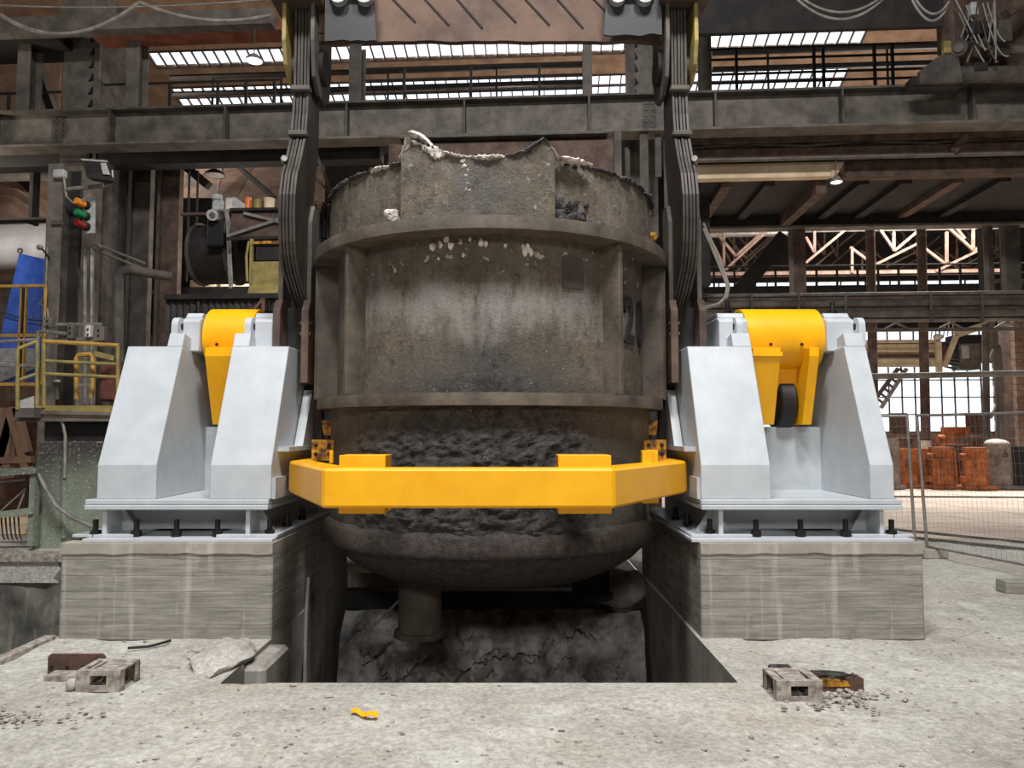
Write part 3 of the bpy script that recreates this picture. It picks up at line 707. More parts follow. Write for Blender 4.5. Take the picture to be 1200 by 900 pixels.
# pit slag bank: steep crusty face
nx, ny = 120, 70; vs = []
for j in range(ny + 1):
    for i in range(nx + 1):
        x = PL + .06 + (PR - PL - .12) * i / nx; t = j / ny; z = -2.4 + 2.2 * t
        p = Vector((x, 0, z)); n = noise.fractal(p * 1.1 + Vector((3, 5, 0)), .8, 2, 3); n2 = noise.fractal(p * 5 + Vector((1, 9, 2)), .8, 2, 5); n3 = abs(noise.noise(p * 2.3))
        e = min(1, 10 * min(i / nx, 1 - i / nx))
        vs.append((x, 7.95 + .5 * t + .45 * max(0, t - .85) / .15 + e * (.34 * n + .17 * n2 + .3 * n3), z + .1 * n2))
sb = MB().add(vs, [(j * (nx + 1) + i, j * (nx + 1) + i + 1, (j + 1) * (nx + 1) + i + 1, (j + 1) * (nx + 1) + i) for j in range(ny) for i in range(nx)])
so = single('slag_bank', 'bank of grey crusty slag filling the back of the pit', 'slag', sb, 'rubble', smooth=True, kind='stuff')
for x, y, wd, hh in ((-.78, 8.3, .3, 1.1),):
    pass
single('pit_beam', 'sooty steel beam across the back of the pit', 'beam', MB().box(-1.9, 1.5, 8.55, 8.75, -.32, -.12), 'steel_dk')
single('pit_block', 'concrete block with crumbled face at the back corner of the pit', 'block', MB().blob((1.22, 8.7, -.12), .34, .3, .24, 5, .25, 1.5, 3), 'pitwall', smooth=True)
# broken mortar along the left pit edge
mo = MB()
for k, (x, y, z, a, b, c) in enumerate(((-2.16, 5.66, .0, .2, .36, .10), (-2.34, 5.9, .0, .16, .2, .05))):
    mo.blob((x, y, z), a, b, c, 11 + k, .28, 2.2, 4)
single('mortar_lump', 'rough lump of spilled mortar on the pit edge by the plinth', 'mortar', mo, 'floor', smooth=True)
pi = MB()
for k, (y, z0, z1) in enumerate(((7.2, -1.2, .3),)): pi.prism([(y - .09, z0), (y + .09, z0), (y + .05, z1 - .3), (y, z1), (y - .06, z1 - .3)], 'x', PL + .002, PL + .03)
single('mortar_streak', 'pale mortar streaks run down the pit wall under the stand', 'mortar', pi, 'pitwall')
single('formwork_block', 'short concrete stub in the pit against the mortar lump', 'block', MB().box(PL - .02, PL + .16, 5.55, 6.15, -1.0, -.03), 'pitwall', bevel=.03)

# ================================================================== CRANE HOOKS AND CROSS BEAM
front = [(6.98, 5.9), (6.98, 5.04), (6.95, 4.75), (6.9, 4.5), (6.79, 4.28), (6.72, 4.16), (6.66, 4.07), (6.60, 3.85), (6.595, 3.64), (6.62, 3.42), (6.66, 3.3), (6.74, 3.18), (6.95, 3.02), (7.2, 2.86), (7.5, 2.78), (7.85, 2.86), (8.1, 3.05), (8.2, 3.35)]
back = [(8.05, 3.4), (7.9, 3.16), (7.72, 3.0), (7.5, 2.965), (7.32, 3.05), (7.2, 3.3), (7.18, 3.7), (7.24, 4.1), (7.36, 4.5), (7.36, 5.9)]
def hook(label, s):
    rt = thing('crane_hook', label, 'crane hook', (AX + s * 1.84, 7.2, 2.78), 'laminated crane hooks')
    n = 5; a, b = 1.755, 1.915; th = (b - a) / n
    for k in range(n):
        x0 = AX + s * (a + k * th + .003); x1 = AX + s * (a + (k + 1) * th - .003)
        fr_ = list(front)
        if k in (1, 3): fr_ = [(y + .008, z) for y, z in front]
        part('lamination', MB().prism(fr_ + back, 'x', min(x0, x1), max(x0, x1)), 'lam' if k < 4 else 'hookside', rt, bevel=.003)
    for y0, z in ((6.90, 4.53), (6.96, 5.0)):
        part('clamp_band', MB().box(AX + s * 1.835 - .095, AX + s * 1.835 + .095, y0 - .035, y0 + .06, z - .025, z + .03), 'steel', rt, bevel=.012)
    part('bolt', MB().cyl((AX + s * 1.93, 6.80, 4.22), (AX + s * 1.90, 6.70, 4.22), .03, 6), 'galv', rt)
    return rt
hook('laminated steel crane hook hanging between ladle and narrow-gapped stand', -1)
hook('laminated steel crane hook hanging between ladle and wide-gapped stand', 1)
rt = thing('lifting_beam', 'brown steel lifting beam of the crane above the ladle', 'crane beam', (AX, 7.2, 5.5))
bot = [(AX - 1.72 + 3.44 * k / 40, 5.53 + .02 * noise.noise(Vector((k * .35, 2, 0)))) for k in range(41)]
part('web', MB().prism(bot + [(AX + 1.72, 6.6), (AX - 1.72, 6.6)], 'y', 7.05, 7.12), 'travers', rt)
for k in range(9):
    x = -1.45 + k * .33; part('weld_strip', MB().bar((x, 7.045, 6.25), (x + .5, 7.045, 5.72 - .03 * (k % 3)), .012, .016), 'steel_dk', rt)
part('lower_seam', MB().box(AX - 1.7, AX - 1.2, 7.04, 7.05, 5.60, 5.615).box(AX + 1.15, AX + 1.55, 7.04, 7.05, 5.60, 5.615), 'steel_dk', rt)
for s in (-1, 1):
    for o0, zb_, mt in ((1.69, 5.0, 'steel'), (1.965, 5.12, 'yellow_old')):
        pts = [(6.88, 6.3), (6.88, 5.45), (6.95, zb_ + .12), (7.1, zb_), (7.35, zb_), (7.5, zb_ + .12), (7.56, 5.45), (7.56, 6.3)]
        x0, x1 = sorted((AX + s * o0, AX + s * (o0 + .04)))
        pl = part('hook_side_plate', MB().prism(pts, 'x', x0, x1), mt, rt, bevel=.006)
    part('pin', MB().cyl((AX + s * 1.66, 7.2, 5.32), (AX + s * 2.03, 7.2, 5.32), .12, 28), 'steel', rt, smooth=True)
    part('pin_washer', MB().cyl((AX + s * 1.645, 7.2, 5.32), (AX + s * 1.69, 7.2, 5.32), .17, 28), 'steel_dk', rt, smooth=True)
    part('end_plate', MB().box(*sorted((AX + s * 1.62, AX + s * 2.1)), 6.75, 7.6, 5.82, 6.3), 'steel_br', rt)
def flap(x0, x1, zb, label, gx):
    rt = thing('rubber_flap', label, 'flap', ((x0 + x1) / 2, 6.9, zb))
    n = 14; lo = [(x0 + (x1 - x0) * k / n, zb + .03 * noise.noise(Vector((k * .3, x0, 1)))) for k in range(n + 1)]
    part('sheet', MB().prism(lo + [(x1 - (.06 if x0 < 0 else 0), 6.2), (x0 + (.06 if x0 > 0 else 0), 6.2)], 'y', 6.88, 6.9), 'black', rt)
    for g in gx: part('roller', MB().cyl((g, 6.80, 5.86), (g, 6.88, 5.86), .085, 24), 'grey_pl', rt, smooth=True)
    part('bar', MB().box(min(gx) - .1, max(gx) + .1, 6.83, 6.88, 5.86, 5.94), 'grey_pl', rt)
flap(-1.80, -1.30, 5.44, 'black rubber flap with clamp bar on the lifting beam, over the ladle crust', (-1.66, -1.41))
flap(.88, 1.44, 5.50, 'black rubber flap with two round clamps on the lifting beam, over the number side', (1.01, 1.27))

# ================================================================== FOREGROUND DEBRIS
def bracket(px, py, rz_, label, second):
    rt = thing('anchor_bracket', label, 'bracket', (px, py, -.01))
    m = MB()
    fx, fz0, fz1 = .145, -.01, .115
    m.box(px - fx, px - .055, py - .012, py, fz0, fz1).box(px + .055, px + fx, py - .012, py, fz0, fz1)
    m.box(px - .055, px + .055, py - .012, py, fz0, .03).box(px - .055, px + .055, py - .012, py, .095, fz1)
    part('front_face', m, 'brackets', rt)
    part('top_frame', MB().box(px - fx, px + fx, py - .01, py + .03, .115, .127).box(px - fx, px + fx, py + .21, py + .25, .115, .127)
         .box(px - fx, px - fx + .04, py + .03, py + .21, .115, .127).box(px + fx - .06, px + fx, py + .03, py + .21, .115, .127).box(px - .08, px - .06, py + .03, py + .21, .115, .127), 'brackets', rt)
    part('top_sheet', MB().box(px - .1, px + .08, py + .03, py + .21, .105, .114), 'brackets', rt)
    for xx in (px - fx, px + fx - .01):
        part('side_plate', MB().box(xx, xx + .01, py + .2, py + .25, -.01, .115), 'brackets', rt); part('side_plate', MB().box(xx, xx + .01, py, py + .05, -.01, .115), 'brackets', rt)
    part('back_face', MB().box(px - fx, px + fx, py + .24, py + .25, -.01, .115), 'brackets', rt)
    return rt
p = wp(113, 806, 4.95); bracket(p.x, 4.98, 0, 'cement-crusted open steel bracket standing in front of a drilled plate', 0)
p = wp(935, 820, 4.8); bracket(p.x, 4.78, 0, 'cement-crusted open steel bracket beside a charred block', 0)
p = wp(90, 790, 5.3)
rt = thing('drilled_plate', 'upright rusty steel plate with drilled holes standing on the floor', 'plate', (p.x, 5.3, 0))
pts = [(p.x - .2, -.02), (p.x + .2, -.02), (p.x + .2, .12), (p.x + .18, .14), (p.x - .18, .14), (p.x - .2, .12)]
part('plate', MB().prism(pts, 'y', 5.29, 5.31), 'rust_dk', rt, bevel=.003)
for k in (-.17, -.06, .05): part('bolt_hole', MB().cyl((p.x + k, 5.285, .05), (p.x + k, 5.292, .05), .012, 10), 'bolt', rt)
part('ledge', MB().box(p.x - .14, p.x + .2, 5.16, 5.29, -.01, .03), 'brackets', rt)
p = wp(967, 806, 5.0)
ch = MB(); n = 26; hi = [(p.x - .17 + .42 * k / n, .105 - .035 * k / n + .015 * noise.noise(Vector((k * .9, 0, 4)))) for k in range(n + 1)]
rt = thing('charred_block', 'burnt steel block with yellow paint left on its face', 'block', (p.x, 5.0, 0))
part('block', MB().prism([(hi[0][0], -.02), (hi[-1][0], -.02)] + hi[::-1], 'y', 4.99, 5.08), 'rust_dk', rt)
part('paint_patch', MB().prism([(p.x - .05, .02), (p.x + .16, .02), (p.x + .14, .055), (p.x + .02, .075), (p.x - .04, .07)], 'y', 4.984, 4.99), 'yellow_rust', rt)
part('burnt_cap', MB().blob((p.x + .02, 5.03, .085), .16, .05, .02, 4, .6, 2.5, 3), 'slag', rt)
p = wp(905, 793, 5.2); single('burnt_stub', 'small black burnt steel stub behind the open bracket', 'scrap', MB().box(p.x - .02, p.x + .13, 5.18, 5.24, -.01, .09), 'slag', bevel=.01)
# yellow scrap of tape
p = wp(425, 832, 4.5); tp = MB(); vs = []
for k in range(9):
    x = p.x - .085 + .17 * k / 8; wv = .02 + .004 * math.sin(k * 2); yy = 4.55 - .007 * k + .01 * math.sin(k); zz = .012 + .008 * math.sin(k * 1.3)
    vs += [(x, yy, zz), (x + .004, yy + wv * 1.6, zz + .012), (x, yy, zz - .004), (x + .004, yy + wv * 1.6, zz + .008)]
tp.add(vs, [f for k in range(8) for f in ((4 * k, 4 * k + 4, 4 * k + 5, 4 * k + 1), (4 * k + 2, 4 * k + 3, 4 * k + 7, 4 * k + 6), (4 * k, 4 * k + 2, 4 * k + 6, 4 * k + 4), (4 * k + 1, 4 * k + 5, 4 * k + 7, 4 * k + 3))])
single('plastic_scrap', 'crumpled yellow strip of plastic on the concrete floor', 'litter', tp, 'yellow')
p = wp(180, 755, 6.0); single('steel_offcut', 'thin bent black rod lying in front of the board-marked plinth', 'rod', MB().tube([(p.x - .14, 5.88, .012), (p.x, 5.92, .012), (p.x + .06, 6.0, .014), (p.x + .1, 6.08, .014)], .011, 6), 'steel_dk')
p = wp(253, 808, 4.9); pass
single('pale_stone', 'oval white pebble leaning on the open bracket by the drilled plate', 'stone', MB().blob((wp(85, 803, 5.0).x, 5.0, .03), .04, .035, .042, 3, .15, 1, 2), 'pale_stone', smooth=True)
ed = MB(); rnd = random.Random(12)
for k in range(420):
    while True:
        x, y = rnd.uniform(-3.7, 4.4), rnd.uniform(3.5, 8.0)
        if y < PF - .05 or (x > 3.45 and y < 9): break
        if PF < y < 6.18 and (x < PL - .3 or x > PR + .08): break
    s = rnd.uniform(.004, .014) * (1.7 if rnd.random() < .06 else 1)
    ed.blob((x, y, fz(x, y) + s * .3), s * rnd.uniform(.8, 2), s, s * .6, k, .5, 2, 1)
for k in range(90):                                        # rubble round the right-hand bracket
    x, y = rnd.gauss(2.05, .18), rnd.gauss(4.84, .1); s = rnd.uniform(.006, .02); ed.blob((x, y, .005), s * 1.3, s, s * .6, k, .6, 2, 1)
for k in range(60):
    x, y = rnd.gauss(-2.85, .2), rnd.gauss(4.55, .1); s = rnd.uniform(.005, .016); ed.blob((x, y, .003), s * 1.3, s, s * .6, k, .6, 2, 1)
single('grit', 'loose grit and crumbs of concrete scattered over the floor', 'grit', ed, 'brackets', kind='stuff')
p = wp(1190, 690, 7.9)
single('kerb_brick', 'single grey concrete brick lying on the dusty floor by the fence', 'brick', MB().box(p.x - .12, p.x + .34, 7.86, 8.05, -.01, .125), 'plinth', bevel=.01)
single('edge_angle', 'steel edge angle along the top of the dark trench', 'edge trim', MB().box(TL - .06, TL + .03, 2, 6.19, -.03, .03), 'brackets', bevel=.006)

# ================================================================== FENCE
def fence_panel(p0, p1, lean, label):
    p0, p1 = Vector((*p0, 0)), Vector((*p1, 0)); d = (p1 - p0); L = d.length; d.normalize(); up = Vector((lean[0], lean[1], 1)); H = 1.93
    P = lambda a, z: p0 + d * a + up * z
    rt = thing('wire_fence', label, 'fence', tuple(p0), 'mobile wire fence panels')
    for a in (0, L): part('post', MB().tube([P(a, .04), P(a, H)], .021, 10), 'galv', rt, smooth=True)
    for z in (.14, H - .02): part('rail', MB().tube([P(0, z), P(L, z)], .018, 8), 'galv', rt, smooth=True)
    m = MB(); n = int(L / .07)
    for i in range(1, n): m.tube([P(L * i / n, .14), P(L * i / n, H)], .0016, 3)
    for j in range(1, 12): m.tube([P(0, .14 + j * (H - .16) / 12), P(L, .14 + j * (H - .16) / 12)], .0016, 3)
    part('wire_mesh', m, 'galv', rt)
    return rt
pa = wp(1087, 652, 10.15); fence_panel((pa.x, 10.15), (6.75, 5.9), (-.045, .0), 'galvanised wire fence panel running past the lone brick')
pb = wp(1075, 648, 10.3); fence_panel((pb.x, 10.35), (2.4, 11.3), (-.03, .0), 'galvanised wire fence panel passing behind the light grey stand')
single('concrete_weight', 'pinkish concrete weight under the fence posts', 'weight', MB().box(pa.x - .12, pa.x + .2, 10.0, 10.22, -.01, .12), 'grout', bevel=.015)

# ================================================================== BACKGROUND HALL (hall frame)
def hb(mb, u0, v0, u1, v1, D, dep):
    a, b = hp(u0, v1, D), hp(u1, v0, D); return mb.box(a.x, b.x, D, D + dep, a.z, b.z)
def hx(u, D, v=300): return hp(u, v, D).x
def hz(v, D, u=600): return hp(u, v, D).z
def hsingle(name, label, cat, mb, mat, group=None, **k): return single(name, label, cat, mb, mat, group, hall=True, **k)
def hthing(name, label, cat, loc, group=None): return thing(name, label, cat, tuple(loc), group, hall=True)
def catn(p, q_, sag, n=14):
    p, q_ = Vector(p), Vector(q_); return [p.lerp(q_, k / n) - Vector((0, 0, sag * 4 * (k / n) * (1 - k / n))) for k in range(n + 1)]

# --- crane runway girder
GT, GB = hz(121, 16), hz(160, 16)
rt = hthing('runway_girder', 'long dusty steel I-girder with web stiffeners crossing behind the ladle', 'girder', (0, 16, GB))
part('web', MB().box(-30, 30, 15.98, 16.02, GB, GT), 'steel_lt', rt)
part('top_flange', MB().box(-30, 30, 15.75, 16.25, GT, GT + .05), 'steel', rt)
part('bottom_flange', MB().box(-30, 30, 15.75, 16.25, GB - .05, GB), 'steel_lt', rt)
for u in (-2, 133, 267, 408, 545, 690, 837, 985, 1137):
    x = hx(u, 15.9, 130); part('stiffener', MB().box(x - .02, x + .02, 15.76, 15.98, GB, GT), 'steel', rt)
for u in (68, 761):
    x = hx(u, 15.95, 140); s = part('splice_plate', MB().box(x - .14, x + .14, 15.955, 15.98, GB + .04, GT - .05), 'steel', rt)
    for dx in (-.07, .07):
        for k in range(5): z = GB + .1 + k * (GT - GB - .22) / 4; part('rivet', MB().cyl((x + dx, 15.93, z), (x + dx, 15.955, z), .022, 8), 'steel_lt', s)
part('crane_rail', MB().box(-30, 30, 15.96, 16.04, GT + .05, GT + .12), 'steel_dk', rt)

# --- railings above the girder
def hrail(D, u0, u1, zs, posts, label, mat='steel_dk', r=.03, zb=None, group='walkway railings above the girder'):
    x0, x1 = hx(u0, D, 90), hx(u1, D, 90); zb = zs[-1] if zb is None else zb
    rt = hthing('walkway_railing', label, 'railing', ((x0 + x1) / 2, D, zb), group)
    for z in zs: part('rail', MB().tube([(x0, D, z), (x1, D, z)], r, 6), mat, rt, smooth=True)
    for u in posts: x = hx(u, D, 90); part('post', MB().box(x - .03, x + .03, D - .03, D + .03, zb, max(zs)), mat, rt)
    return rt
h17 = lambda v: hz(v, 17)
hrail(17, 120, 330, (h17(85), h17(116)), (165, 200, 256, 289, 322), 'thin grey railing above the girder, by the riveted column', zb=GT + .1)
hrail(17, 420, 690, (h17(76), h17(90), h17(106)), (474, 552, 632), 'dark railing above the girder in front of the brightest roof lights', zb=GT + .1)
hrail(17, 832, 1110, (h17(66), h17(78), h17(95), h17(105)), (863, 954, 965, 1025, 1046), 'dark railing above the girder running up to the cable trolley', zb=GT + .1)
hrail(24, 200, 690, (hz(79, 24), hz(99, 24)), (250, 330, 455, 582), 'heavy double beam railing under the roof lights, left of the column pair', r=.09, zb=hz(122, 24))
hrail(24, 835, 1110, (hz(70, 24), hz(89, 24)), (900, 1040), 'heavy double beam railing under the roof lights, behind the cable trolley', r=.09, zb=hz(122, 24))
hsingle('upper_walkway', 'dark walkway deck carrying the heavy beam railings under the roof lights', 'walkway', MB().box(-30, 44, 23.6, 24.4, hz(122, 24) - .3, hz(122, 24)), 'steel_dk')
hrail(17, -20, 72, (h17(92), h17(122)), (12,), 'thin railing above the girder at the outermost posts', zb=GT + .1)

# --- columns and posts over the girder
def hcol(name, u0, u1, v0, v1, D, dep, mat, label, cat='column', group=None, zbase=None, bevel=0):
    a, b = hp(u0, v1, D), hp(u1, v0, D); m = MB().box(a.x, b.x, D, D + dep, a.z if zbase is None else zbase, b.z)
    return hsingle(name, label, cat, m, mat, group, bevel=bevel)
def ipost(u0, u1, v0, D, label, mat='steel_lt', zb=None):
    a, b = hx(u0, D, 90), hx(u1, D, 90); z0 = GT + .12 if zb is None else zb; z1 = hz(v0, D, (u0 + u1) / 2)
    rt = hthing('steel_post', label, 'post', ((a + b) / 2, D, z0), 'posts on the girder')
    part('front_flange', MB().box(a, b, D, D + .04, z0, z1), mat, rt); part('back_flange', MB().box(a, b, D + .4, D + .44, z0, z1), mat, rt)
    part('web', MB().box((a + b) / 2 - .02, (a + b) / 2 + .02, D + .04, D + .4, z0, z1), 'steel', rt)
ipost(20, 35, 30, 16.2, 'steel post on the girder beside an orange-lit opening')
ipost(148, 162, 25, 16.2, 'steel post on the girder right of the riveted column')
ipost(409, 423, 48, 16.5, 'steel post on the girder behind the ladle crust', 'steel')
ipost(683, 694, 48, 16.5, 'steel post on the girder at the end of the bright roof lights', 'steel_lt')
ipost(822, 834, -20, 16.5, 'steel post on the girder beside the crane hook on the fence side', 'steel')
# riveted double column
D = 16.6; a = hp(66, 500, D); zc1 = 12.5
rt = hthing('riveted_column', 'wide dusty riveted steel column with lacing next to the signal lights', 'column', (hx(86, D), D, 0))
part('front_plate', MB().box(hx(66, D), hx(103, D), D, D + .05, 0, zc1), 'steel_lt', rt)
part('side_web', MB().box(hx(101, D), hx(103, D), D + .05, D + 1.5, 0, zc1), 'steel', rt)
part('corner_angle', MB().box(hx(103, D), hx(109, D), D - .02, D + .06, 0, zc1), 'steel_lt', rt)
for k in range(36):
    z = .8 + k * .32; x = hx(101.5, D); part('lacing_tab', MB().prism([(x - .08, z), (x + .02, z + .02), (x + .02, z + .18)], 'y', D - .05, D), 'steel_dk', rt)
# second big column behind the number side
D = 17.2
rt = hthing('laced_column', 'wide dusty steel column above the girder, near the hook on the fence side', 'column', (hx(757, D), D, GB))
part('front_plate', MB().box(hx(745, D), hx(772, D), D, D + .05, GB - 2, 12.5), 'steel_lt', rt)
part('side_angle', MB().box(hx(739, D), hx(745, D), D - .05, D + .9, GB - 2, 12.5), 'steel', rt)
for k in range(14): z = GT + k * .3; part('lacing_tab', MB().prism([(hx(746, D), z), (hx(750, D), z + .04), (hx(746, D), z + .2)], 'y', D - .04, D), 'steel_dk', rt)
# upper left tie beam with red soffit
z0, z1 = hz(33, 15.6, 160), hz(15, 15.6, 160)
single_ = hsingle('tie_beam', 'dusty grey box beam high above the riveted column', 'beam', MB().box(-30, hx(318, 15.6, 20), 15.6, 15.9, z0, z1), 'steel_lt')
hsingle('red_soffit', 'red oxide soffit slab behind the high grey beam', 'soffit', MB().box(hx(108, 16, 30), hx(330, 16, 30), 15.95, 16.5, z0 + .05, z0 + .3), 'redox')
hsingle('dark_soffit', 'dark soffit slab over the outermost posts', 'soffit', MB().box(-30, hx(66, 16, 30), 15.95, 17.1, z0 + .05, z0 + .3), 'steel_dk')
hsingle('duct_stub', 'pale square duct stub on the high grey beam', 'duct', MB().box(hx(73, 15.7, 8), hx(108, 15.7, 8), 15.7, 16.6, z1, z1 + 1.2), 'steel_lt')
for u, v, D_, lab in ((298, 72, 15.75, 'domed high-bay lamp glowing beside the hook near the riveted column'), (980, 214, 16.62, 'domed high-bay lamp under the dark soffit'), (252, 206, 18.2, 'dark round lamp below the girder above the motor')):
    c = hp(u, v, D_); rr = .19 if u == 298 else .13
    if u == 252: rr = .26
    rt = hthing('high_bay_lamp', lab, 'lamp', c)
    part('dome', MB().lathe([(rr, 0 + c.z), (rr * .95, c.z + .05), (rr * .55, c.z + .13), (rr * .2, c.z + .17), (0, c.z + .17)], c.x, c.y, 24), 'steel_dk' if u == 252 else 'galv', rt, smooth=True)
    part('glass', MB().lathe([(0, c.z - .02), (rr * .7, c.z - .012), (rr * .93, c.z + .005)], c.x, c.y, 24), 'lampglow' if u != 252 else 'grey_pl', rt, smooth=True)
    top_ = {298: z0 + .03, 980: hz(181, 16.6, 1000), 252: hz(177, 18)}[u]
    part('hanger', MB().tube([(c.x, c.y, c.z + .16), (c.x, c.y, max(top_, c.z + .2))], .012, 6), 'steel', rt)
# top-right dark girder and cables
zt_ = hz(35, 14.5, 960)
hsingle('crane_girder', 'dark crane girder above the fence-side roof lights', 'girder', MB().box(hx(812, 14.5, 20), hx(1106, 14.5, 20), 14.5, 14.62, zt_, zt_ + 1.6), 'steel_dk')
for pts, lab in ((((935, -5), (1035, -5), 20), 'slack grey cable loop under the crane girder, alone'), (((1070, -5), (1112, 2), 18), 'slack grey cable loop beside the cable trolley')):
    p, q_ = hp(*pts[0], 13.5), hp(*pts[1], 13.5)
    rt = hthing('cable_loop', lab, 'cable', (p.x, p.y, p.z), 'slack cable loops')
    for k in range(2): part('cable', MB().tube([(x, y + k * .05, z - .05 * k) for x, y, z in catn(p, q_, pts[2] * 14 / 866 + .05 * k, 16)], .022, 6), 'cable', rt, smooth=True)
for pts, lab, sg in ((((-10, 10), (164, 3)), 'thick slack cable sagging across the riveted column', 36), (((164, 3), (318, 18)), 'thick slack cable running on to the crane hook', 14), (((-10, 6), (310, 0)), 'thin cable over the high grey beam', 6)):
    p, q_ = hp(*pts[0], 13), hp(*pts[1], 13)
    hsingle('slack_cable', lab, 'cable', MB().tube(catn(p, q_, sg * 13.5 / 866, 20), .035 if sg > 10 else .015, 8), 'cable', smooth=True)
# cable trolley at the upper right
D = 15.2; c = hp(1120, 95, D)
rt = hthing('cable_trolley', 'cluttered crane trolley with motor, junction boxes and looped cables on the girder', 'trolley', (c.x, D, GT))
part('chassis', hb(MB(), 1068, 88, 1130, 102, D, .3), 'steel_dk', rt, bevel=.02)
a = hp(1075, 100, D); b = hp(1112, 62, D)
part('buffer_arm', MB().prism([(a.x, a.z), (a.x, a.z + .25), (b.x - .1, b.z), (b.x + .1, b.z), (b.x + .2, a.z)], 'y', D - .1, D), 'steel', rt)
part('post', hb(MB(), 1104, 0, 1117, 60, D, .2), 'steel_br', rt)
part('motor', MB().cyl(hp(1123, 56, D - .2), hp(1123, 56, D + .3), .16, 24), 'steel', rt, smooth=True)
part('motor_cap', MB().cyl(hp(1123, 56, D - .23), hp(1123, 56, D - .2), .09, 20), 'steel_lt', rt, smooth=True)
part('guard', hb(MB(), 1106, 48, 1114, 62, D - .15, .1), 'yellow_old', rt)
part('junction_box', hb(MB(), 1138, 24, 1158, 40, D, .3), 'steel_dk', rt, bevel=.02)
part('junction_box', hb(MB(), 1142, 72, 1158, 83, D, .3), 'steel_dk', rt, bevel=.02)
part('switch_box', hb(MB(), 1165, 22, 1186, 48, D + .1, .3), 'steel', rt, bevel=.02)
part('insulator', hb(MB(), 1138, 2, 1146, 17, D - .05, .15), 'grey_pl', rt, bevel=.01)
a, b = hp(1125, 85, D), hp(1240, 82, D); part('drum_shaft', MB().cyl((a.x, D + .2, a.z + .05), (b.x, D + .2, b.z), .17, 20), 'steel', rt, smooth=True)
a, b = hp(1160, 60, D + .5), hp(1240, 58, D + .5); part('hose', MB().cyl(a, b, .1, 16), 'steel_lt', rt, smooth=True)
a, b = hp(1178, 17, D + .3), hp(1210, -8, D + .3); part('strut', MB().bar(a, b, .2), 'steel_br', rt)
rnd = random.Random(5)
for k in range(18):
    u0, v0 = rnd.uniform(1112, 1170), rnd.uniform(0, 20); u1, v1 = u0 + rnd.uniform(-28, 34), rnd.uniform(45, 75); u1 = min(1198, max(1108, u1))
    part('looped_cable', MB().tube(catn(hp(u0, v0, D - .1 + .02 * k), hp(u1, v1, D - .2 + .02 * k), rnd.uniform(-.1, .35), 10), .017, 5), 'cable' if k % 3 else 'cable_dk', rt, smooth=True)
hsingle('hatch_girder', 'dark wide girder wall at the upper corner behind the cable trolley', 'girder', hb(MB(), 1106, -20, 1260, 98, 16.3, .1), 'steel_br')

# --- panel box hanging behind the ladle rim
D = 14.0
rt = hthing('spray_hood', 'brown dusty sheet-steel hood panel right behind the ladle rim', 'hood', hp(590, 200, D))
part('panel', hb(MB(), 455, 162, 727, 215, D, .5), 'steel_br', rt, bevel=.01)
for u in (480, 590, 700): part('hanger', MB().bar((hx(u, D, 160), D + .2, hz(163, D)), (hx(u, D, 160), 15.9, GB - .04), .06), 'steel', rt)
part('top_ledge', hb(MB(), 468, 156, 712, 160, D - .15, .3), 'steel', rt)
part('edge_post', hb(MB(), 720, 153, 728, 215, D - .1, .2), 'steel', rt)
for k, (u, v0, v1) in enumerate(((750, 158, 300), (768, 157, 210), (778, 156, 300), (790, 155, 320))):
    x_ = hx(u, 15.85 + .1 * k, 200); hsingle('hanging_bar', ('dusty broad steel bar hanging nearest the ladle rim', 'short slim steel bar between two long bars beside the ladle rim', 'dusty long broad bar between short bar and crane hook', 'longest slim bar hanging right at the crane hook')[k], 'bar', MB().box(x_, x_ + (.13 if k % 2 else .18), 15.85 + .1 * k, 15.92 + .1 * k, hz(v1, 15.9), GB - .02), 'steel', 'bars below the girder')
hcol('duct_wall', 735, 830, 165, 335, 18.5, .3, 'steel_dk', 'sooty steel wall panel below the girder behind the hook', 'panel')

m = MB(); rnd = random.Random(9)
for k in range(16):
    pts = [wp(372, 262, 8.3)]
    for j in range(7): pts.append(wp(rnd.uniform(364, 392), rnd.uniform(236, 296), 8.3 + rnd.uniform(-.15, .15)))
    m.tube(pts, .007, 4)
single('wire_tangle', 'tangle of thin scrap wire caught between ladle rim and hook', 'wire', m, 'cable_dk', kind='stuff')
rt = thing('steel_stay', 'pair of pale diagonal steel stays behind the ladle rim at the hook', 'stay', tuple(wp(391, 236, 8.6)))
part('bar', MB().bar(wp(366, 168, 8.6), wp(402, 262, 8.6), .09, .03), 'steel_lt', rt); part('bar', MB().bar(wp(362, 200, 8.7), wp(386, 226, 8.7), .07, .03), 'steel', rt)
for k in range(2):
    single('hook_cable', ('outer' if k else 'inner') + ' grey cable looping beside the hook over the wide-gapped stand', 'cable', MB().tube([wp(u, v, 8.0 + .1 * k) for u, v in ((824, 268 - 6 * k), (832 + 3 * k, 286), (845 + 3 * k, 318), (852 + 2 * k, 335), (850 + 2 * k, 348), (842, 356 + 2 * k), (826, 360 + 2 * k))], .014, 6), 'cable', 'hook cables', smooth=True)
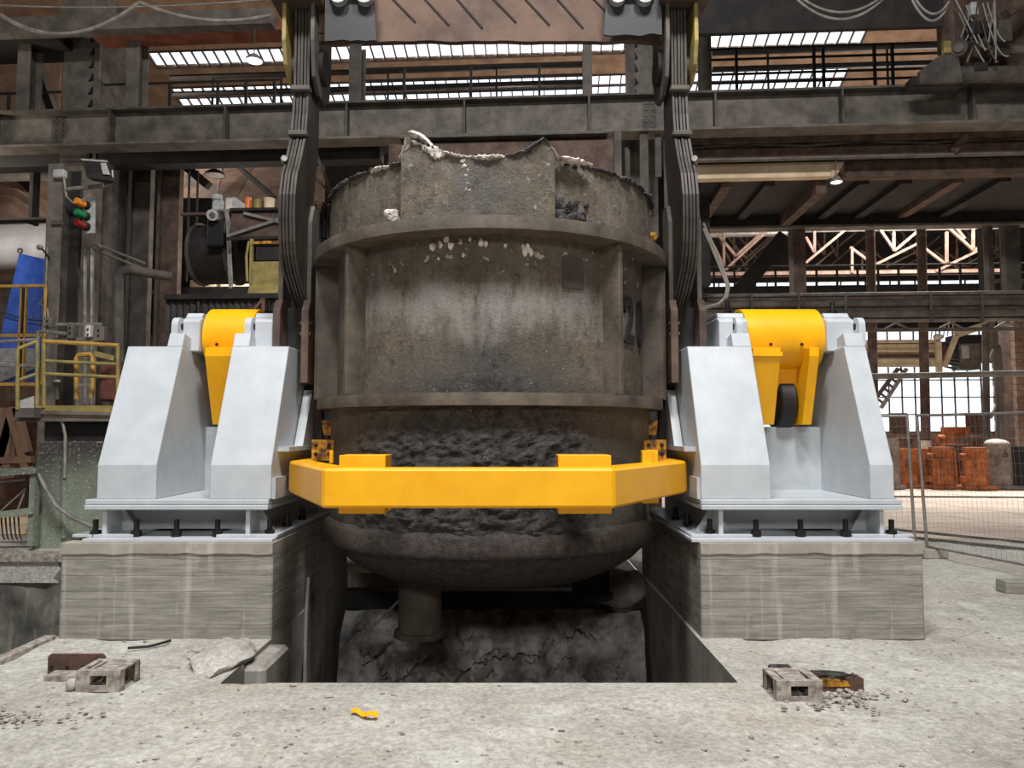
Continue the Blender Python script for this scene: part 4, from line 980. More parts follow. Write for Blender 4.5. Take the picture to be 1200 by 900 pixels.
# --- under the girder, left
hsingle('lower_girder', 'dark secondary girder just under the runway girder, left of the ladle', 'girder', MB().box(-30, hx(450, 17, 190), 16.6, 17.0, hz(186, 16.8), hz(170, 16.8)), 'steel_dk')
hsingle('service_deck', 'dark service deck soffit running back under the girder', 'deck', MB().box(-30, hx(735, 18, 180), 17.3, 17.9, hz(178, 18), hz(172, 18)), 'steel_dk')
hcol('sooty_wall_panel', 100, 146, 195, 420, 18.2, .2, 'steel_br', 'dirty brown wall panel behind the signal lights', 'panel', 'wall panels beside the column', zbase=0)
hcol('sooty_wall_panel', 146, 178, 180, 420, 18.0, .2, 'steel', 'narrow grey wall panel right of the signal lights', 'panel', 'wall panels beside the column', zbase=0)
hcol('sooty_wall_panel', 178, 212, 180, 430, 17.6, .2, 'steel_br', 'rust-brown wall panel beside the drum duct', 'panel', 'wall panels beside the column', zbase=0)
for u, m in ((181, 'steel'), (144, 'steel_dk')):
    hcol('panel_post', u, u + 6, 175, 420, 17.4, .15, m, ('slim grey post between wall panels next to the drum duct' if u == 181 else 'slim sooty post between brown and grey wall panels'), 'post', 'posts on the wall panels', zbase=0)
# hall end left: hood sheets lit brown
a = hp(215, 190, 24); 
rt = hthing('fume_hood', 'brown folded sheet fume hood lit from behind, under the girder', 'hood', hp(290, 260, 24))
P = [hp(205, 262, 23), hp(238, 215, 26), hp(300, 190, 24), hp(345, 262, 23)]
q0, q1, q2, q3 = hp(205, 300, 24), hp(245, 185, 26), hp(305, 185, 25), hp(372, 300, 23)
rt2 = MB()
for A, B_, C_, nm in ((hp(195, 185, 25), hp(262, 185, 26), hp(210, 300, 24), 'left_sheet'), ):
    pass
def sheet(pts, th=.05):
    n = len(pts); return MB().add([tuple(p) for p in pts] + [(p[0], p[1] + th, p[2]) for p in pts], [tuple(range(n)), tuple(range(2 * n - 1, n - 1, -1))] + [(i, (i + 1) % n, (i + 1) % n + n, i + n) for i in range(n)])
part('slope_sheet', sheet([hp(255, 232, 22), hp(262, 190, 26), hp(300, 190, 26), hp(272, 240, 22)]), 'hood', rt)
part('slope_sheet', sheet([hp(272, 240, 22), hp(300, 190, 26), hp(380, 190, 26), hp(380, 262, 22), hp(300, 262, 22)]), 'hood', rt)
part('slope_sheet', sheet([hp(205, 232, 24), hp(205, 188, 27), hp(262, 188, 26), hp(255, 232, 22)]), 'hood', rt)
part('ridge_bar', MB().bar(hp(280, 196, 23), hp(322, 232, 21), .12), 'steel_dk', rt)
part('ridge_bar', MB().bar(hp(190, 172, 17.6), hp(245, 218, 17.6), .2), 'steel_dk', rt)
# bright slot beside the hood: solid pale plate, brightness put into its colour
hsingle('slot_window', 'small bright wall opening between girder and hood', 'window', hb(MB(), 217, 204, 240, 219, 21.5, .03), 'pipewhite')
for u in (219, 229): hcol('hood_post', u, u + 2, 200, 330, 17, .05, 'steel_dk', ('thin dark upright at the edge of the bright wall opening' if u == 219 else 'thin dark upright crossing the middle of the bright wall opening'), 'post', 'uprights in front of the hood')
# drum duct, motor, bracket
D = 15.6
rt = hthing('drum_duct', 'big dark round duct lying behind the stand by the wall panels', 'duct', hp(265, 330, D))
a, b = hp(262, 288, D), hp(322, 290, D); rr = 38 / 866 * D
part('barrel', MB().cyl((hx(214, D), D + .8, a.z), (hx(330, D), D + .8, a.z), rr, 48), 'steel_dk', rt, smooth=True)
for u in (214, 258, 318): part('hoop', MB().cyl((hx(u, D), D + .8, a.z), (hx(u + 4, D), D + .8, a.z), rr * 1.05, 48), 'steel', rt, smooth=True)
part('front_cap', hb(MB(), 242, 256, 262, 288, D - .15, .5), 'black', rt, bevel=.03)
part('top_beam', MB().box(hx(210, D), hx(245, D), D, D + .1, hz(252, D, 230), hz(249, D, 230)), 'steel_br', rt)
c = hp(254, 240, D - .1)
rt = hthing('geared_motor', 'light grey geared motor with round cap on the drum duct', 'motor', (c.x, D - .1, hz(258, D)))
part('housing', hb(MB(), 248, 234, 262, 247, D - .2, .3), 'grey_pl', rt, bevel=.03)
part('cap', MB().cyl(hp(255, 234, D), hp(255, 229, D), .11, 20), 'grey_pl', rt, smooth=True)
part('gear_case', MB().cyl(hp(249, 252, D - .35), hp(249, 252, D), .12, 18), 'grey_pl', rt, smooth=True)
part('gear_block', hb(MB(), 243, 247, 256, 258, D - .25, .3), 'steel_lt', rt, bevel=.02)
part('shaft_cover', MB().cyl(hp(249, 252, D - .38), hp(249, 252, D - .35), .06, 14), 'steel', rt, smooth=True)
rt = hthing('terminal_box', 'light grey terminal box with hanging cable beside the geared motor', 'terminal box', hp(270, 247, D - .2))
part('body', hb(MB(), 264, 231, 277, 247, D - .25, .6), 'grey_pl', rt, bevel=.02)
part('lid', hb(MB(), 265, 233, 272, 245, D - .27, .03), 'pipewhite', rt)
a = hp(272, 246, D); part('mount', MB().bar((a.x, D + .2, a.z), (a.x, D + .8, hz(256, D) - .1), .08), 'steel', rt)
for k, (u, v1) in enumerate(((267, 338), (269, 335))): part('hanging_cable', MB().tube([hp(u - 3, 246, D - .3), hp(u, 262, D - .5), hp(u + 1, 300, D - .5), hp(u + 3, v1, D - .5)], .03, 6), 'cable', rt, smooth=True)
D = 14.8
rt = hthing('cantilever_bracket', 'brown steel cantilever bracket with pale diagonal braces by the hook', 'bracket', hp(300, 280, D))
part('plate', sheet([hp(272, 247, D), hp(335, 246, D), hp(335, 278, D), hp(268, 280, D)]), 'steel_br', rt)
part('brace', MB().bar(hp(286, 250, D - .05), hp(335, 262, D - .05), .06), 'galv', rt)
part('brace', MB().bar(hp(267, 277, D - .05), hp(335, 255, D - .05), .06), 'galv', rt)
part('deck', MB().box(hx(270, D, 246), hx(335, D, 246), D, D + .4, hz(249, D, 300), hz(246.3, D + .15, 300)), 'steel_br', rt)
a, c_ = hp(325, 262, D), hz(190, 16.9); part('back_arm', MB().bar((a.x, D, a.z), (a.x, 16.9, c_), .12), 'steel_dk', rt)
part('top_rail', MB().bar(hp(270, 246, D - .05), hp(335, 245, D - .05), .06), 'steel_dk', rt)
part('bottom_rail', MB().bar(hp(266, 280, D - .05), hp(335, 278, D - .05), .06), 'steel_dk', rt)
for u0, u1, v0, v1, m, nm, lab, cat in ((287, 295, 233, 246, 'orange', 'paint_bucket', 'orange plastic bucket standing on the cantilever bracket', 'bucket'), (297, 307, 235, 246, 'yellow_old', 'oil_drum', 'worn yellow drum standing on the cantilever bracket', 'drum'), (309, 322, 234, 246, 'cream', 'tin_drum', 'cream drum on the cantilever bracket nearest the hook', 'drum')):
    a = hp((u0 + u1) / 2, v1, 14.95); r_ = (u1 - u0) / 2 / 866 * 14.95; h_ = hz(v0, 14.95) - hz(v1, 14.95)
    rt = hthing(nm, lab, cat, a)
    part('body', MB().cyl((a.x, 14.95, a.z), (a.x, 14.95, a.z + h_), r_ * .92, 20, r_), m, rt, smooth=True)
    part('lid', MB().cyl((a.x, 14.95, a.z + h_), (a.x, 14.95, a.z + h_ + .02), r_ * 1.06, 20), m, rt, smooth=True)
D = 13.5
rt = hthing('operator_cabin', 'worn yellow steel cabin box hanging behind the hook and stand', 'cabin', hp(308, 346, D))
part('body', hb(MB(), 293, 306, 327, 340, D, .8), 'yellow_old', rt, bevel=.02)
part('skirt', sheet([hp(290, 345, D - .1), hp(330, 345, D - .1), hp(327, 333, D), hp(293, 333, D)]), 'yellow_old', rt)
part('window_pane', hb(MB(), 300, 286, 327, 305, D + .05, .05), 'steel_dk', rt)
part('corner_post', hb(MB(), 292, 280, 296, 333, D - .03, .08), 'yellow_old', rt)
part('roof_edge', hb(MB(), 296, 282, 330, 286, D - .02, .1), 'yellow_rust', rt)
part('hand_hold', MB().tube([hp(292, 283, D - .1), hp(289, 300, D - .1), hp(290, 330, D - .1)], .025, 6), 'yellow_old', rt, smooth=True)
# corrugated curtain, carried on behind the ladle as added dark backing for the gaps
D = 13.2; cm = MB(); n = 150; x0, x1 = hx(196, D), hx(772, D); vs = []
for k in range(n + 1):
    x = x0 + (x1 - x0) * k / n; y = D + (.05 if k % 2 else 0); vs += [(x, y, 0), (x, y, hz(346, D)), (x, y + .02, 0), (x, y + .02, hz(346, D))]
cm.add(vs, [f for k in range(n) for f in ((4 * k, 4 * k + 4, 4 * k + 5, 4 * k + 1), (4 * k + 2, 4 * k + 3, 4 * k + 7, 4 * k + 6), (4 * k + 1, 4 * k + 5, 4 * k + 7, 4 * k + 3))])
rt = hthing('corrugated_screen', 'dark corrugated sheet screen standing behind ladle and stand', 'screen', ((x0 + x1) / 2, D, 0))
part('sheeting', cm, 'curtain', rt); part('top_rail', MB().box(x0, x1, D - .08, D + .12, hz(347, D), hz(341, D)), 'steel_dk', rt)
part('brace', MB().bar(hp(296, 366, D - .2), hp(309, 350, D - .2), .05), 'timber', rt); part('brace', MB().bar(hp(309, 368, D - .2), hp(309, 350, D - .2), .05), 'timber', rt)
# brightness behind the screen put in as pale-coloured blocks on a deck
for k, (u0, u1, v0, v1, m) in enumerate(((258, 275, 326, 340.5, 'pipewhite'), (276, 292, 322, 340.5, 'cream'), (222, 236, 328, 340.5, 'hood'), (240, 252, 327, 340.5, 'cream'))):
    hsingle('pale_block', ('widest whitish block over the corrugated screen', 'tall cream block beside the yellow cabin', 'brown block nearest the wall panels over the screen', 'narrow cream block between brown and whitish blocks')[k], 'crate', hb(MB(), u0, v0, u1, v1, 20, .5), m, 'pale blocks behind the screen', bevel=.02)
hsingle('block_deck', 'dark deck carrying pale blocks behind the corrugated screen', 'deck', MB().box(hx(195, 19.5, 345), hx(345, 19.5, 345), 19.5, 21, hz(352, 19.5), hz(340.2, 20, 255)).box(hx(200, 20, 345), hx(204, 20, 345), 20, 20.2, 0, hz(350, 19.5)).box(hx(336, 20, 345), hx(340, 20, 345), 20, 20.2, 0, hz(350, 19.5)), 'steel_dk')
# ring of far left: pipes, vessel
for v, r_, lab in ((197, .10, 'upper pale pipe near the round vessel, at the hall edge'), (208, .13, 'lower pale pipe near the round vessel, at the hall edge')):
    hsingle('pale_pipe', lab, 'pipe', MB().cyl((-30, 21, hz(v, 21, 0)), (hx(62, 21, v), 21, hz(v, 21, 0)), r_, 16), 'pipewhite', smooth=True)
c = hp(5, 250, 22)
rt = hthing('round_vessel', 'pale round-topped vessel under the two pale pipes', 'vessel', (c.x, 22, hz(270, 22, 0)))
part('shell', MB().lathe([(1.25, hz(270, 22, 0)), (1.25, hz(245, 22, 0)), (1.1, hz(232, 22, 0)), (.7, hz(224, 22, 0)), (0, hz(221, 22, 0))], c.x, 22.5, 40), 'hood', rt, smooth=True)
part('pipe_elbow', MB().tube([hp(-5, 222, 21), hp(20, 226, 21), hp(38, 238, 21), hp(48, 258, 21)], .12, 12), 'hood', rt, smooth=True)
hsingle('cut_sheet', 'tan wall sheet beside the round vessel', 'sheet', sheet([hp(44, 566, 25), hp(44, 215, 25), hp(60, 205, 25), hp(60, 566, 25)]), 'tan_sheet')
hcol('dark_post', 33, 41, 175, 262, 17, .25, 'steel_dk', 'dark steel post in front of the round vessel', 'post')
hcol('dark_beam', -700, 60, 257, 269, 16.8, .3, 'steel_dk', 'dark beam over the white tank', 'beam')
for s_, (u0, u1, v0, v1) in (('left', (45, 68, 68, 135)), ('far', (2, 24, 68, 122))):
    hsingle('lit_wall_sheet', 'orange-lit wall sheet seen between the posts above the girder, ' + ('next to the riveted column' if s_ == 'left' else 'at the outermost post'), 'sheet', hb(MB(), u0 - 5, v0 - 8, u1 + 4, v1 + 14, 26, .06), 'tan_sheet')
hsingle('cross_brace', 'dark diagonal brace before the orange-lit wall sheet', 'brace', MB().bar(hp(40, 70, 20), hp(64, 135, 20), .22), 'steel_dk')
# white tank and blue shield
D = 19; zc = hz(282, D, 10)
rt = hthing('white_tank', 'white horizontal tank behind the blue shield', 'tank', (hx(0, D), D, zc - .6))
part('barrel', MB().cyl((-30, D + .7, zc), (hx(57, D, 282), D + .7, zc), .62, 40), 'tankwhite', rt, smooth=True)
part('end_ring', MB().cyl((hx(55, D, 282), D + .7, zc), (hx(59, D, 282), D + .7, zc), .66, 40), 'steel_dk', rt, smooth=True)
hsingle('dark_backing', 'dark brown machine housing under the white tank', 'housing', hb(MB(), -40, 322, 60, 470, 19.5, .5), 'steel_br')
D = 14.5
rt = hthing('blue_shield', 'bright blue sloping sheet-metal shield with lifting eye', 'shield', hp(30, 470, D))
part('sheet', sheet([hp(-12, 450, D), hp(23, 297, D), hp(54, 304, D), hp(56, 450, D)], .3), 'blue', rt)
part('lifting_eye', MB().ring(hp(24, 294, D), .03, .06, 'y', .03, 16), 'galv', rt)
part('hose', MB().tube(catn(hp(-4, 362, D - .1), hp(50, 376, D - .1), .05), .015, 5), 'cable_dk', rt)
part('pale_base', sheet([hp(-12, 452, D - .12), hp(-12, 408, D - .12), hp(45, 408, D - .12), hp(45, 430, D - .12)]), 'grey_pl', rt)
# mesh guard
D = 12.6
rt = hthing('mesh_guard', 'orange-framed wire mesh guard in front of the blue shield', 'guard fence', hp(25, 455, D))
for u0, u1, v0, v1 in ((21, 24, 335, 450), (27, 30, 335, 450), (49, 52, 335, 450), (-10, 52, 333, 337), (-10, 52, 391, 395), (-10, 40, 448, 452)):
    part('frame_bar', hb(MB(), u0, v0, u1, v1, D, .05), 'mesh_bl', rt)
part('mid_post', hb(MB(), 24, 333, 27, 450, D + .01, .05), 'steel_dk', rt)
m = MB()
for k in range(34): u = -8 + k * 1.8; m.tube([hp(u, 336, D), hp(u, 449, D)], .003, 3)
for k in range(52): v = 337 + k * 2.16; m.tube([hp(-8, v, D), hp(51, v, D)], .003, 3)
part('wire_mesh', m, 'steel_dk', rt)
# front steel column with box and conduit
D = 12.8
rt = hthing('control_column', 'pale steel H column with conduit beside the signal lights', 'column', (hx(68, D), D, 0))
part('front_flange', MB().box(hx(57, D, 200), hx(74, D, 200), D, D + .04, 0, hz(192, D, 65)), 'steel_lt', rt)
part('web', MB().box(hx(65, D, 200), hx(67, D, 200), D + .04, D + .4, 0, hz(192, D, 65)), 'steel', rt)
part('back_flange', MB().box(hx(57, D, 200), hx(78, D, 200), D + .4, D + .44, 0, hz(192, D, 65)), 'steel_dk', rt)
part('top_box', hb(MB(), 62, 198, 75, 208, D - .1, .12), 'grey_pl', rt, bevel=.015)
part('clip', hb(MB(), 60, 258, 72, 263, D - .06, .06), 'steel', rt)
part('conduit', MB().tube([hp(75, 206, D - .1), hp(78, 230, D - .1), hp(86, 238, D - .1), hp(98, 234, D - .1), hp(106, 228, D - .1)], .018, 6), 'cable', rt, smooth=True)
part('conduit', MB().tube([hp(56, 290, D - .05), hp(54, 345, D - .05), hp(47, 356, D - .05), hp(56, 362, D - .05), hp(57, 372, D - .05)], .018, 6), 'cable', rt, smooth=True)
part('camera_arm', MB().tube([hp(58, 302, D - .05), hp(50, 292, D - .1)], .02, 6), 'steel_dk', rt); part('camera_head', MB().blob(hp(47, 290, D - .1), .06, .05, .05, 2, .2), 'galv', rt)
hcol('pier', 79, 99, 200, 520, 13.6, .6, 'steel_lt', 'rough riveted concrete-grey pier beside the pale H column', 'pier', zbase=0)
# signal lights
D = 12.9; c = hp(104, 275, D)
rt = hthing('signal_lights', 'signal plate with orange, green and red lights on the wall panel', 'signal light', c)
part('plate', sheet([hp(97, 274, D), hp(98.5, 236, D), hp(111, 235, D), hp(111, 273, D)], .03), 'grey_pl', rt)
for v, m in ((241, 'lens_or'), (254, 'lens_gr'), (266, 'lens_rd')):
    p = hp(103, v, D); hs = part('housing', MB().cyl((p.x, D, p.z), (p.x - .02, D - .08, p.z), .075, 20), 'steel_dk', rt, smooth=True)
    part('lens', MB().cyl((p.x - .02, D - .08, p.z), (p.x - .06, D - .24, p.z + .02), .072, 20, .06), m, hs, smooth=True)
# floodlight
D = 12.7
rt = hthing('floodlight', 'tilted dark floodlight with glass front above the signal lights', 'floodlight', hp(112, 220, D))
part('housing', sheet([hp(97, 188, D), hp(126, 190, D), hp(131, 212, D - .25), hp(102, 208, D - .25)], .2), 'steel_dk', rt)
part('bezel', sheet([hp(95, 186, D - .01), hp(125, 188, D - .01), hp(125, 190, D - .01), hp(96, 188, D - .01)], .05), 'grey_pl', rt)
part('reflector', sheet([hp(118, 191, D - .05), hp(124, 191, D - .05), hp(129, 205, D - .22), hp(121, 204, D - .22)], .02), 'grey_pl', rt)
part('yoke', MB().tube([hp(132, 200, D - .1), hp(133, 215, D - .1), hp(122, 219, D - .1)], .02, 6), 'galv', rt)
part('arm', MB().bar(hp(78, 222, D), hp(122, 218, D), .06), 'galv', rt)
# pipes on the panels
for k, pts in enumerate((((100, 612), (100, 296), (103, 291), (112, 291)), ((108, 612), (108, 290), (112, 286), (120, 290)))):
    hsingle('conduit_pipe', ('outer' if k == 0 else 'inner') + ' of two grey conduit pipes bending over below the signal lights', 'pipe', MB().tube([hp(u, v, 13.4) for u, v in pts], .035, 8), 'galv', 'conduit pipes below the signal', smooth=True)
for k, (a, b) in enumerate((((112, 286), (170, 309)), ((112, 293), (165, 314)))):
    hsingle('sloping_rail', ('upper' if k == 0 else 'lower') + ' sloping grey rail below the signal lights', 'rail', MB().tube([hp(*a, 13.4), hp(*b, 14.2)], .03, 8), 'steel_lt', 'sloping rails', smooth=True)
hsingle('elbow_pipe', 'fat dusty pipe with elbow beside the wall panels', 'pipe', MB().tube([hp(139, 610, 13.6), hp(139, 326, 13.6), hp(143, 318, 13.6), (hp(152, 316, 13.6)), hp(185, 322, 14.2), hp(200, 324, 14.4)], .095, 14), 'steel', smooth=True)
# control boxes on a rail
D = 11.9
rt = hthing('control_boxes', 'row of small grey control boxes on a steel rail over the yellow railing', 'control box', hp(100, 402, D))
part('wall_arm', MB().bar(hp(68, 380, D), hp(68, 380, 12.82), .04), 'galv', rt); part('rail', MB().bar(hp(66, 380, D), hp(120, 380, D), .05), 'galv', rt); part('rail', MB().bar(hp(66, 398, D), hp(120, 397, D), .05), 'galv', rt)
for u0, u1, v0, v1, m in ((78, 86, 379, 397, 'steel_lt'), (100, 106, 381, 395, 'pipewhite'), (109, 122, 382, 400, 'steel_lt'), (50, 61, 371, 384, 'steel_lt')):
    bx_ = part('box', hb(MB(), u0, v0, u1, v1, D - .12, .12), m, rt, bevel=.01)
    for k in range(2): part('button', MB().cyl(hp((u0 + u1) / 2, v0 + 5 + 6 * k, D - .14), hp((u0 + u1) / 2, v0 + 5 + 6 * k, D - .11), .018, 8), 'bolt', bx_)
part('hose', MB().tube([hp(45, 400, D - .1), hp(45, 389, D - .1), hp(50, 388, D - .1), hp(78, 391, D - .1)], .03, 8), 'galv', rt, smooth=True)

# --- platform on the green pier (world frame, near)
Y = 10.9
def wbx(mb, u0, v0, u1, v1, Y, dep): a, b = wp(u0, v1, Y), wp(u1, v0, Y); return mb.box(a.x, b.x, Y, Y + dep, a.z, b.z)
def wt(name, label, cat, u, v, Y, group=None): return thing(name, label, cat, tuple(wp(u, v, Y)), group)
pz = wp(90, 489, Y).z
rt = wt('green_pier', 'green-grey splashed concrete pier carrying the railed platform', 'pier', 90, 640, Y)
a, b = wp(38, 640, Y), wp(150, 640, Y)
part('block', MB().box(a.x, b.x + .5, Y, Y + 2.2, -.02, pz - .35), 'green_conc', rt, bevel=.02)
part('neck', MB().box(a.x + .05, b.x + .5, Y + .1, Y + 2.2, pz - .35, pz - .02), 'steel_dk', rt)
part('conduit', MB().tube([wp(64, 481, Y - .05), wp(74, 496, Y - .05), wp(77, 510, Y - .05), wp(76, 560, Y - .05)], .022, 6), 'cable', rt, smooth=True)
part('dribble', MB().tube([wp(76, 520, Y), wp(76, 580, Y), wp(76, 630, Y)], .05, 8), 'green_conc', rt, smooth=True)
part('guard_pipe', MB().tube([wp(u, v, Y - .25) for u, v in ((-15, 553), (20, 551), (38, 549), (46, 556), (54, 572), (66, 592), (84, 606), (112, 618))], .03, 8), 'galv', rt, smooth=True)
rt = wt('kick_railing', 'green-grey steel kick frame at the corner of the green pier', 'frame', 20, 640, Y - .3)
part('upper_rail', MB().bar(wp(-30, 556, Y - .3), wp(44, 551, Y - .3), .1, .09), 'green_conc', rt); part('lower_rail', MB().bar(wp(-30, 607, Y - .3), wp(40, 598, Y - .3), .09, .09), 'green_conc', rt)
part('post', wbx(MB(), 32, 550, 42, 640, Y - .3, .12), 'green_conc', rt)
for a, b in (((0, 600), (31, 572)), ((20, 600), (30, 575)), ((0, 565), (30, 562))): part('wire', MB().tube([wp(*a, Y - .1), wp(*b, Y - .1)], .012, 5), 'cable', rt)
rt = wt('railed_platform', 'small steel platform with worn yellow railings on the green pier', 'platform', 90, 489, Y)
a, b = wp(20, 489, Y), wp(150, 489, Y)
part('deck', MB().box(a.x, b.x, Y - .1, Y + 1.6, pz - .06, pz), 'steel_lt', rt)
part('deck_edge', MB().bar(wp(38, 483, Y - .12), wp(150, 485, Y - .12), .05, .05), 'steel_lt', rt)
part('toe_board', MB().box(wp(50, 480, Y).x, b.x, Y - .1, Y - .08, pz, pz + .17), 'yellow_old', rt)
part('toe_board', sheet([wp(22, 479, Y - .3), wp(40, 478, Y - .1), wp(40, 464, Y - .1), wp(22, 470, Y - .3)], .02), 'pale_stone', rt)
part('corner_box', wbx(MB(), 18, 478, 40, 489, Y - .3, .6), 'steel_lt', rt)
for u, v0, v1, yy in ((21, 409, 480, Y - .3), (44, 400, 478, Y - .1), (52, 400, 478, Y - .1), (138.5, 406, 470, Y - .1)):
    part('post', MB().tube([wp(u, v1, yy), wp(u, v0, yy)], .028, 10), 'yellow_old', rt, smooth=True)
for a, b, y0, y1, m in (((51, 400), (140, 405), 0, 0, 'yellow'), ((52, 423), (139, 427), 0, 0, 'yellow_old'), ((52, 438), (138, 442), 0, 0, 'yellow_old'), ((21, 409), (44, 400), -.2, 0, 'yellow_old'), ((21, 446), (44, 438), -.2, 0, 'yellow_old'), ((-12, 401), (46, 398), .3, .3, 'galv'), ((-12, 428), (44, 429), .3, .3, 'galv')):
    part('rail', MB().tube([wp(*a, Y - .1 + y0), wp(*b, Y - .1 + y1)], .026 if m != 'yellow' else .032, 8), m if m != 'yellow' else 'mesh_bl', rt, smooth=True)
rt = wt('ladder_hoop', 'bright yellow tubular ladder hoop inside the platform railing', 'ladder', 100, 468, Y + .3)
part('hoop', MB().tube([wp(u, v, Y + .3) for u, v in ((90, 468), (90, 420), (92, 416), (106, 415), (109, 418), (109, 450), (107, 466))], .035, 8), 'mesh_bl', rt, smooth=True)
part('rung', MB().bar(wp(90, 451, Y + .3), wp(108, 451, Y + .3), .05), 'galv', rt); part('brace', MB().bar(wp(109, 414, Y + .3), wp(133, 420, Y + .5), .08), 'yellow_old', rt)
rt = wt('red_cabinet', 'dull red scratched steel cabinet on the railed platform', 'cabinet', 126, 468, Y + .8)
part('body', wbx(MB(), 116, 424, 142, 470, Y + .7, .4), 'red', rt, bevel=.01); part('door', wbx(MB(), 118, 427, 140, 468, Y + .68, .02), 'red', rt)
rt = wt('valve_bottle', 'grey cylinder valve standing on the railed platform', 'valve', 67, 468, Y + .5)
part('body', MB().cyl(wp(67, 468, Y + .5), wp(67, 448, Y + .5), .04, 12), 'steel', rt, smooth=True); part('cap', MB().cyl(wp(67, 448, Y + .5), wp(67, 445, Y + .5), .05, 12), 'grey_pl', rt, smooth=True)
# timber trestle and pallet clutter left of the pier
rt = wt('timber_trestle', 'brown trestle frame with diagonal legs left of the green pier', 'trestle', 15, 600, 13.5)
for a, b, w_ in (((12, 478), (34, 555), .14), ((0, 545), (18, 478), .16), ((-10, 540), (40, 538), .16), ((8, 560), (8, 478), .2), ((34, 530), (20, 478), .1)):
    part('leg' if a[1] > 500 else 'beam', MB().bar(wp(*a, 13.5), wp(*b, 13.5), w_, .12), 'timber', rt)
single('brick_wall_stub', 'dark brown masonry behind the timber trestle', 'masonry', wbx(MB(), -30, 470, 45, 600, 14.6, .4), 'rust_dk')
single('pale_sheet', 'pale pink sheet lying behind the green kick frame', 'sheet', wbx(MB(), -20, 606, 34, 634, 13.2, .1).box(-9.6, -8.0, 12.3, 13.2, .0, .08), 'cream')
for k in range(7):
    p = wp(-10 + 7 * k, 628 + 3 * math.sin(k), 11.2); pass
m = MB()
for k in range(5): m.tube(catn(wp(2 + 5 * k, 606, 10.7), wp(6 + 5 * k, 632, 10.4), .08), .012, 5)
single('cable_tangle', 'tangle of thin grey cables on the ledge beside the green pier', 'cable', m, 'cable_dk', kind='stuff')
m = MB().bar((-8, 9.98, .03), (-3.9, 9.98, .03), .25, .1); single('ledge_channel', 'steel channel let into the ledge above the dark trench', 'channel', m, 'brackets')

# ================================================================== RIGHT SIDE OF THE HALL
# lattice girder under the runway girder
D = 16.6; z0, z1 = hz(179, D, 1000), hz(159, D, 1000); x0, x1 = hx(800, D, 170), 30
rt = hthing('lattice_girder', 'rust-brown lattice girder under the runway girder, above the dark soffit', 'girder', ((x0 + x1) / 2, D, z0))
part('top_chord', MB().box(x0, x1, D, D + .3, z1 - .12, z1 + .1), 'steel_br', rt)
part('added_backing', MB().box(x0, x1, D + .3, D + .34, z0 - .08, z1 + .1), 'steel_dk', rt)  # added dark sheet standing in for the darkness between the diagonals
part('bottom_chord', MB().box(x0, x1, D, D + .2, z0 - .08, z0 + .14), 'steel_br', rt); part('bottom_flange', MB().box(x0, x1, D - .05, D + .1, z0 - .12, z0 - .08), 'steel_lt', rt)
for k in range(20):
    xa_ = x0 + (x1 - x0) * k / 20; xb = x0 + (x1 - x0) * (k + 1) / 20
    part('diagonal', MB().bar((xa_, D + .1, z0 + .2), (xb, D + .1, z1 - .1) if k % 2 == 0 else (xb, D + .1, z0 + .2), .06) if k % 2 == 0 else MB().bar((xa_, D + .1, z1 - .1), (xb, D + .1, z0 + .2), .06), 'steel', rt)
part('tie', MB().bar(hp(1115, 178, D - .05), hp(1140, 150, D - .05), .16), 'steel_br', rt)
# dark soffit with joists; cream beam in front
zs = hz(208, 17.2, 1000); zs0 = zs
hsingle('cream_beam', 'sunlit cream beam facing the hall below the lattice girder', 'beam', MB().box(hx(800, 17, 197), hx(974, 17, 197), 17, 17.25, hz(208, 17, 900), hz(186, 17, 900)), 'cream')  # sunlight on this stretch of the edge put into its cream colour
hsingle('brown_beam', 'dark brown beam continuing the cream beam', 'beam', MB().box(hx(990, 17, 197), 30, 17, 17.3, hz(206, 17, 1050), hz(184, 17, 1050)), 'steel_br')  # unlit stretch of the same edge, its darkness put into the colour
hsingle('pale_wedge', 'pale wedge between the cream beam and the brown beam', 'wedge', sheet([hp(974, 208, 16.95), hp(974, 190, 16.95), hp(993, 184, 16.95), hp(980, 206, 16.95)], .1), 'cream')  # pale tone of the painted sunlight carried on to a slanted end
rt = hthing('deck_soffit', 'sooty deck soffit with slanting joists over the far bay', 'deck', (8, 17.3, zs))
part('slab', MB().box(hx(795, 17.3, 210), 30, 17.3, 20.4, zs, zs + .15), 'steel_dk', rt)
for u in (850, 900, 960, 1010, 1060, 1120, 1175):
    x = hx(u, 17.4, 210); part('joist', MB().box(x - .12, x + .12, 17.3, 20.4, zs - (.32 if u == 960 else .14), zs), 'steel_br' if u in (960, 1120, 850) else 'steel_dk', rt)
part('edge_beam', MB().box(hx(800, 20.3, 250), 30, 20.2, 20.5, zs - .3, zs + .02), 'steel_dk', rt); part('edge_flange', MB().box(hx(800, 20.3, 250), 30, 20.1, 20.5, zs - .36, zs - .3), 'steel_lt', rt)
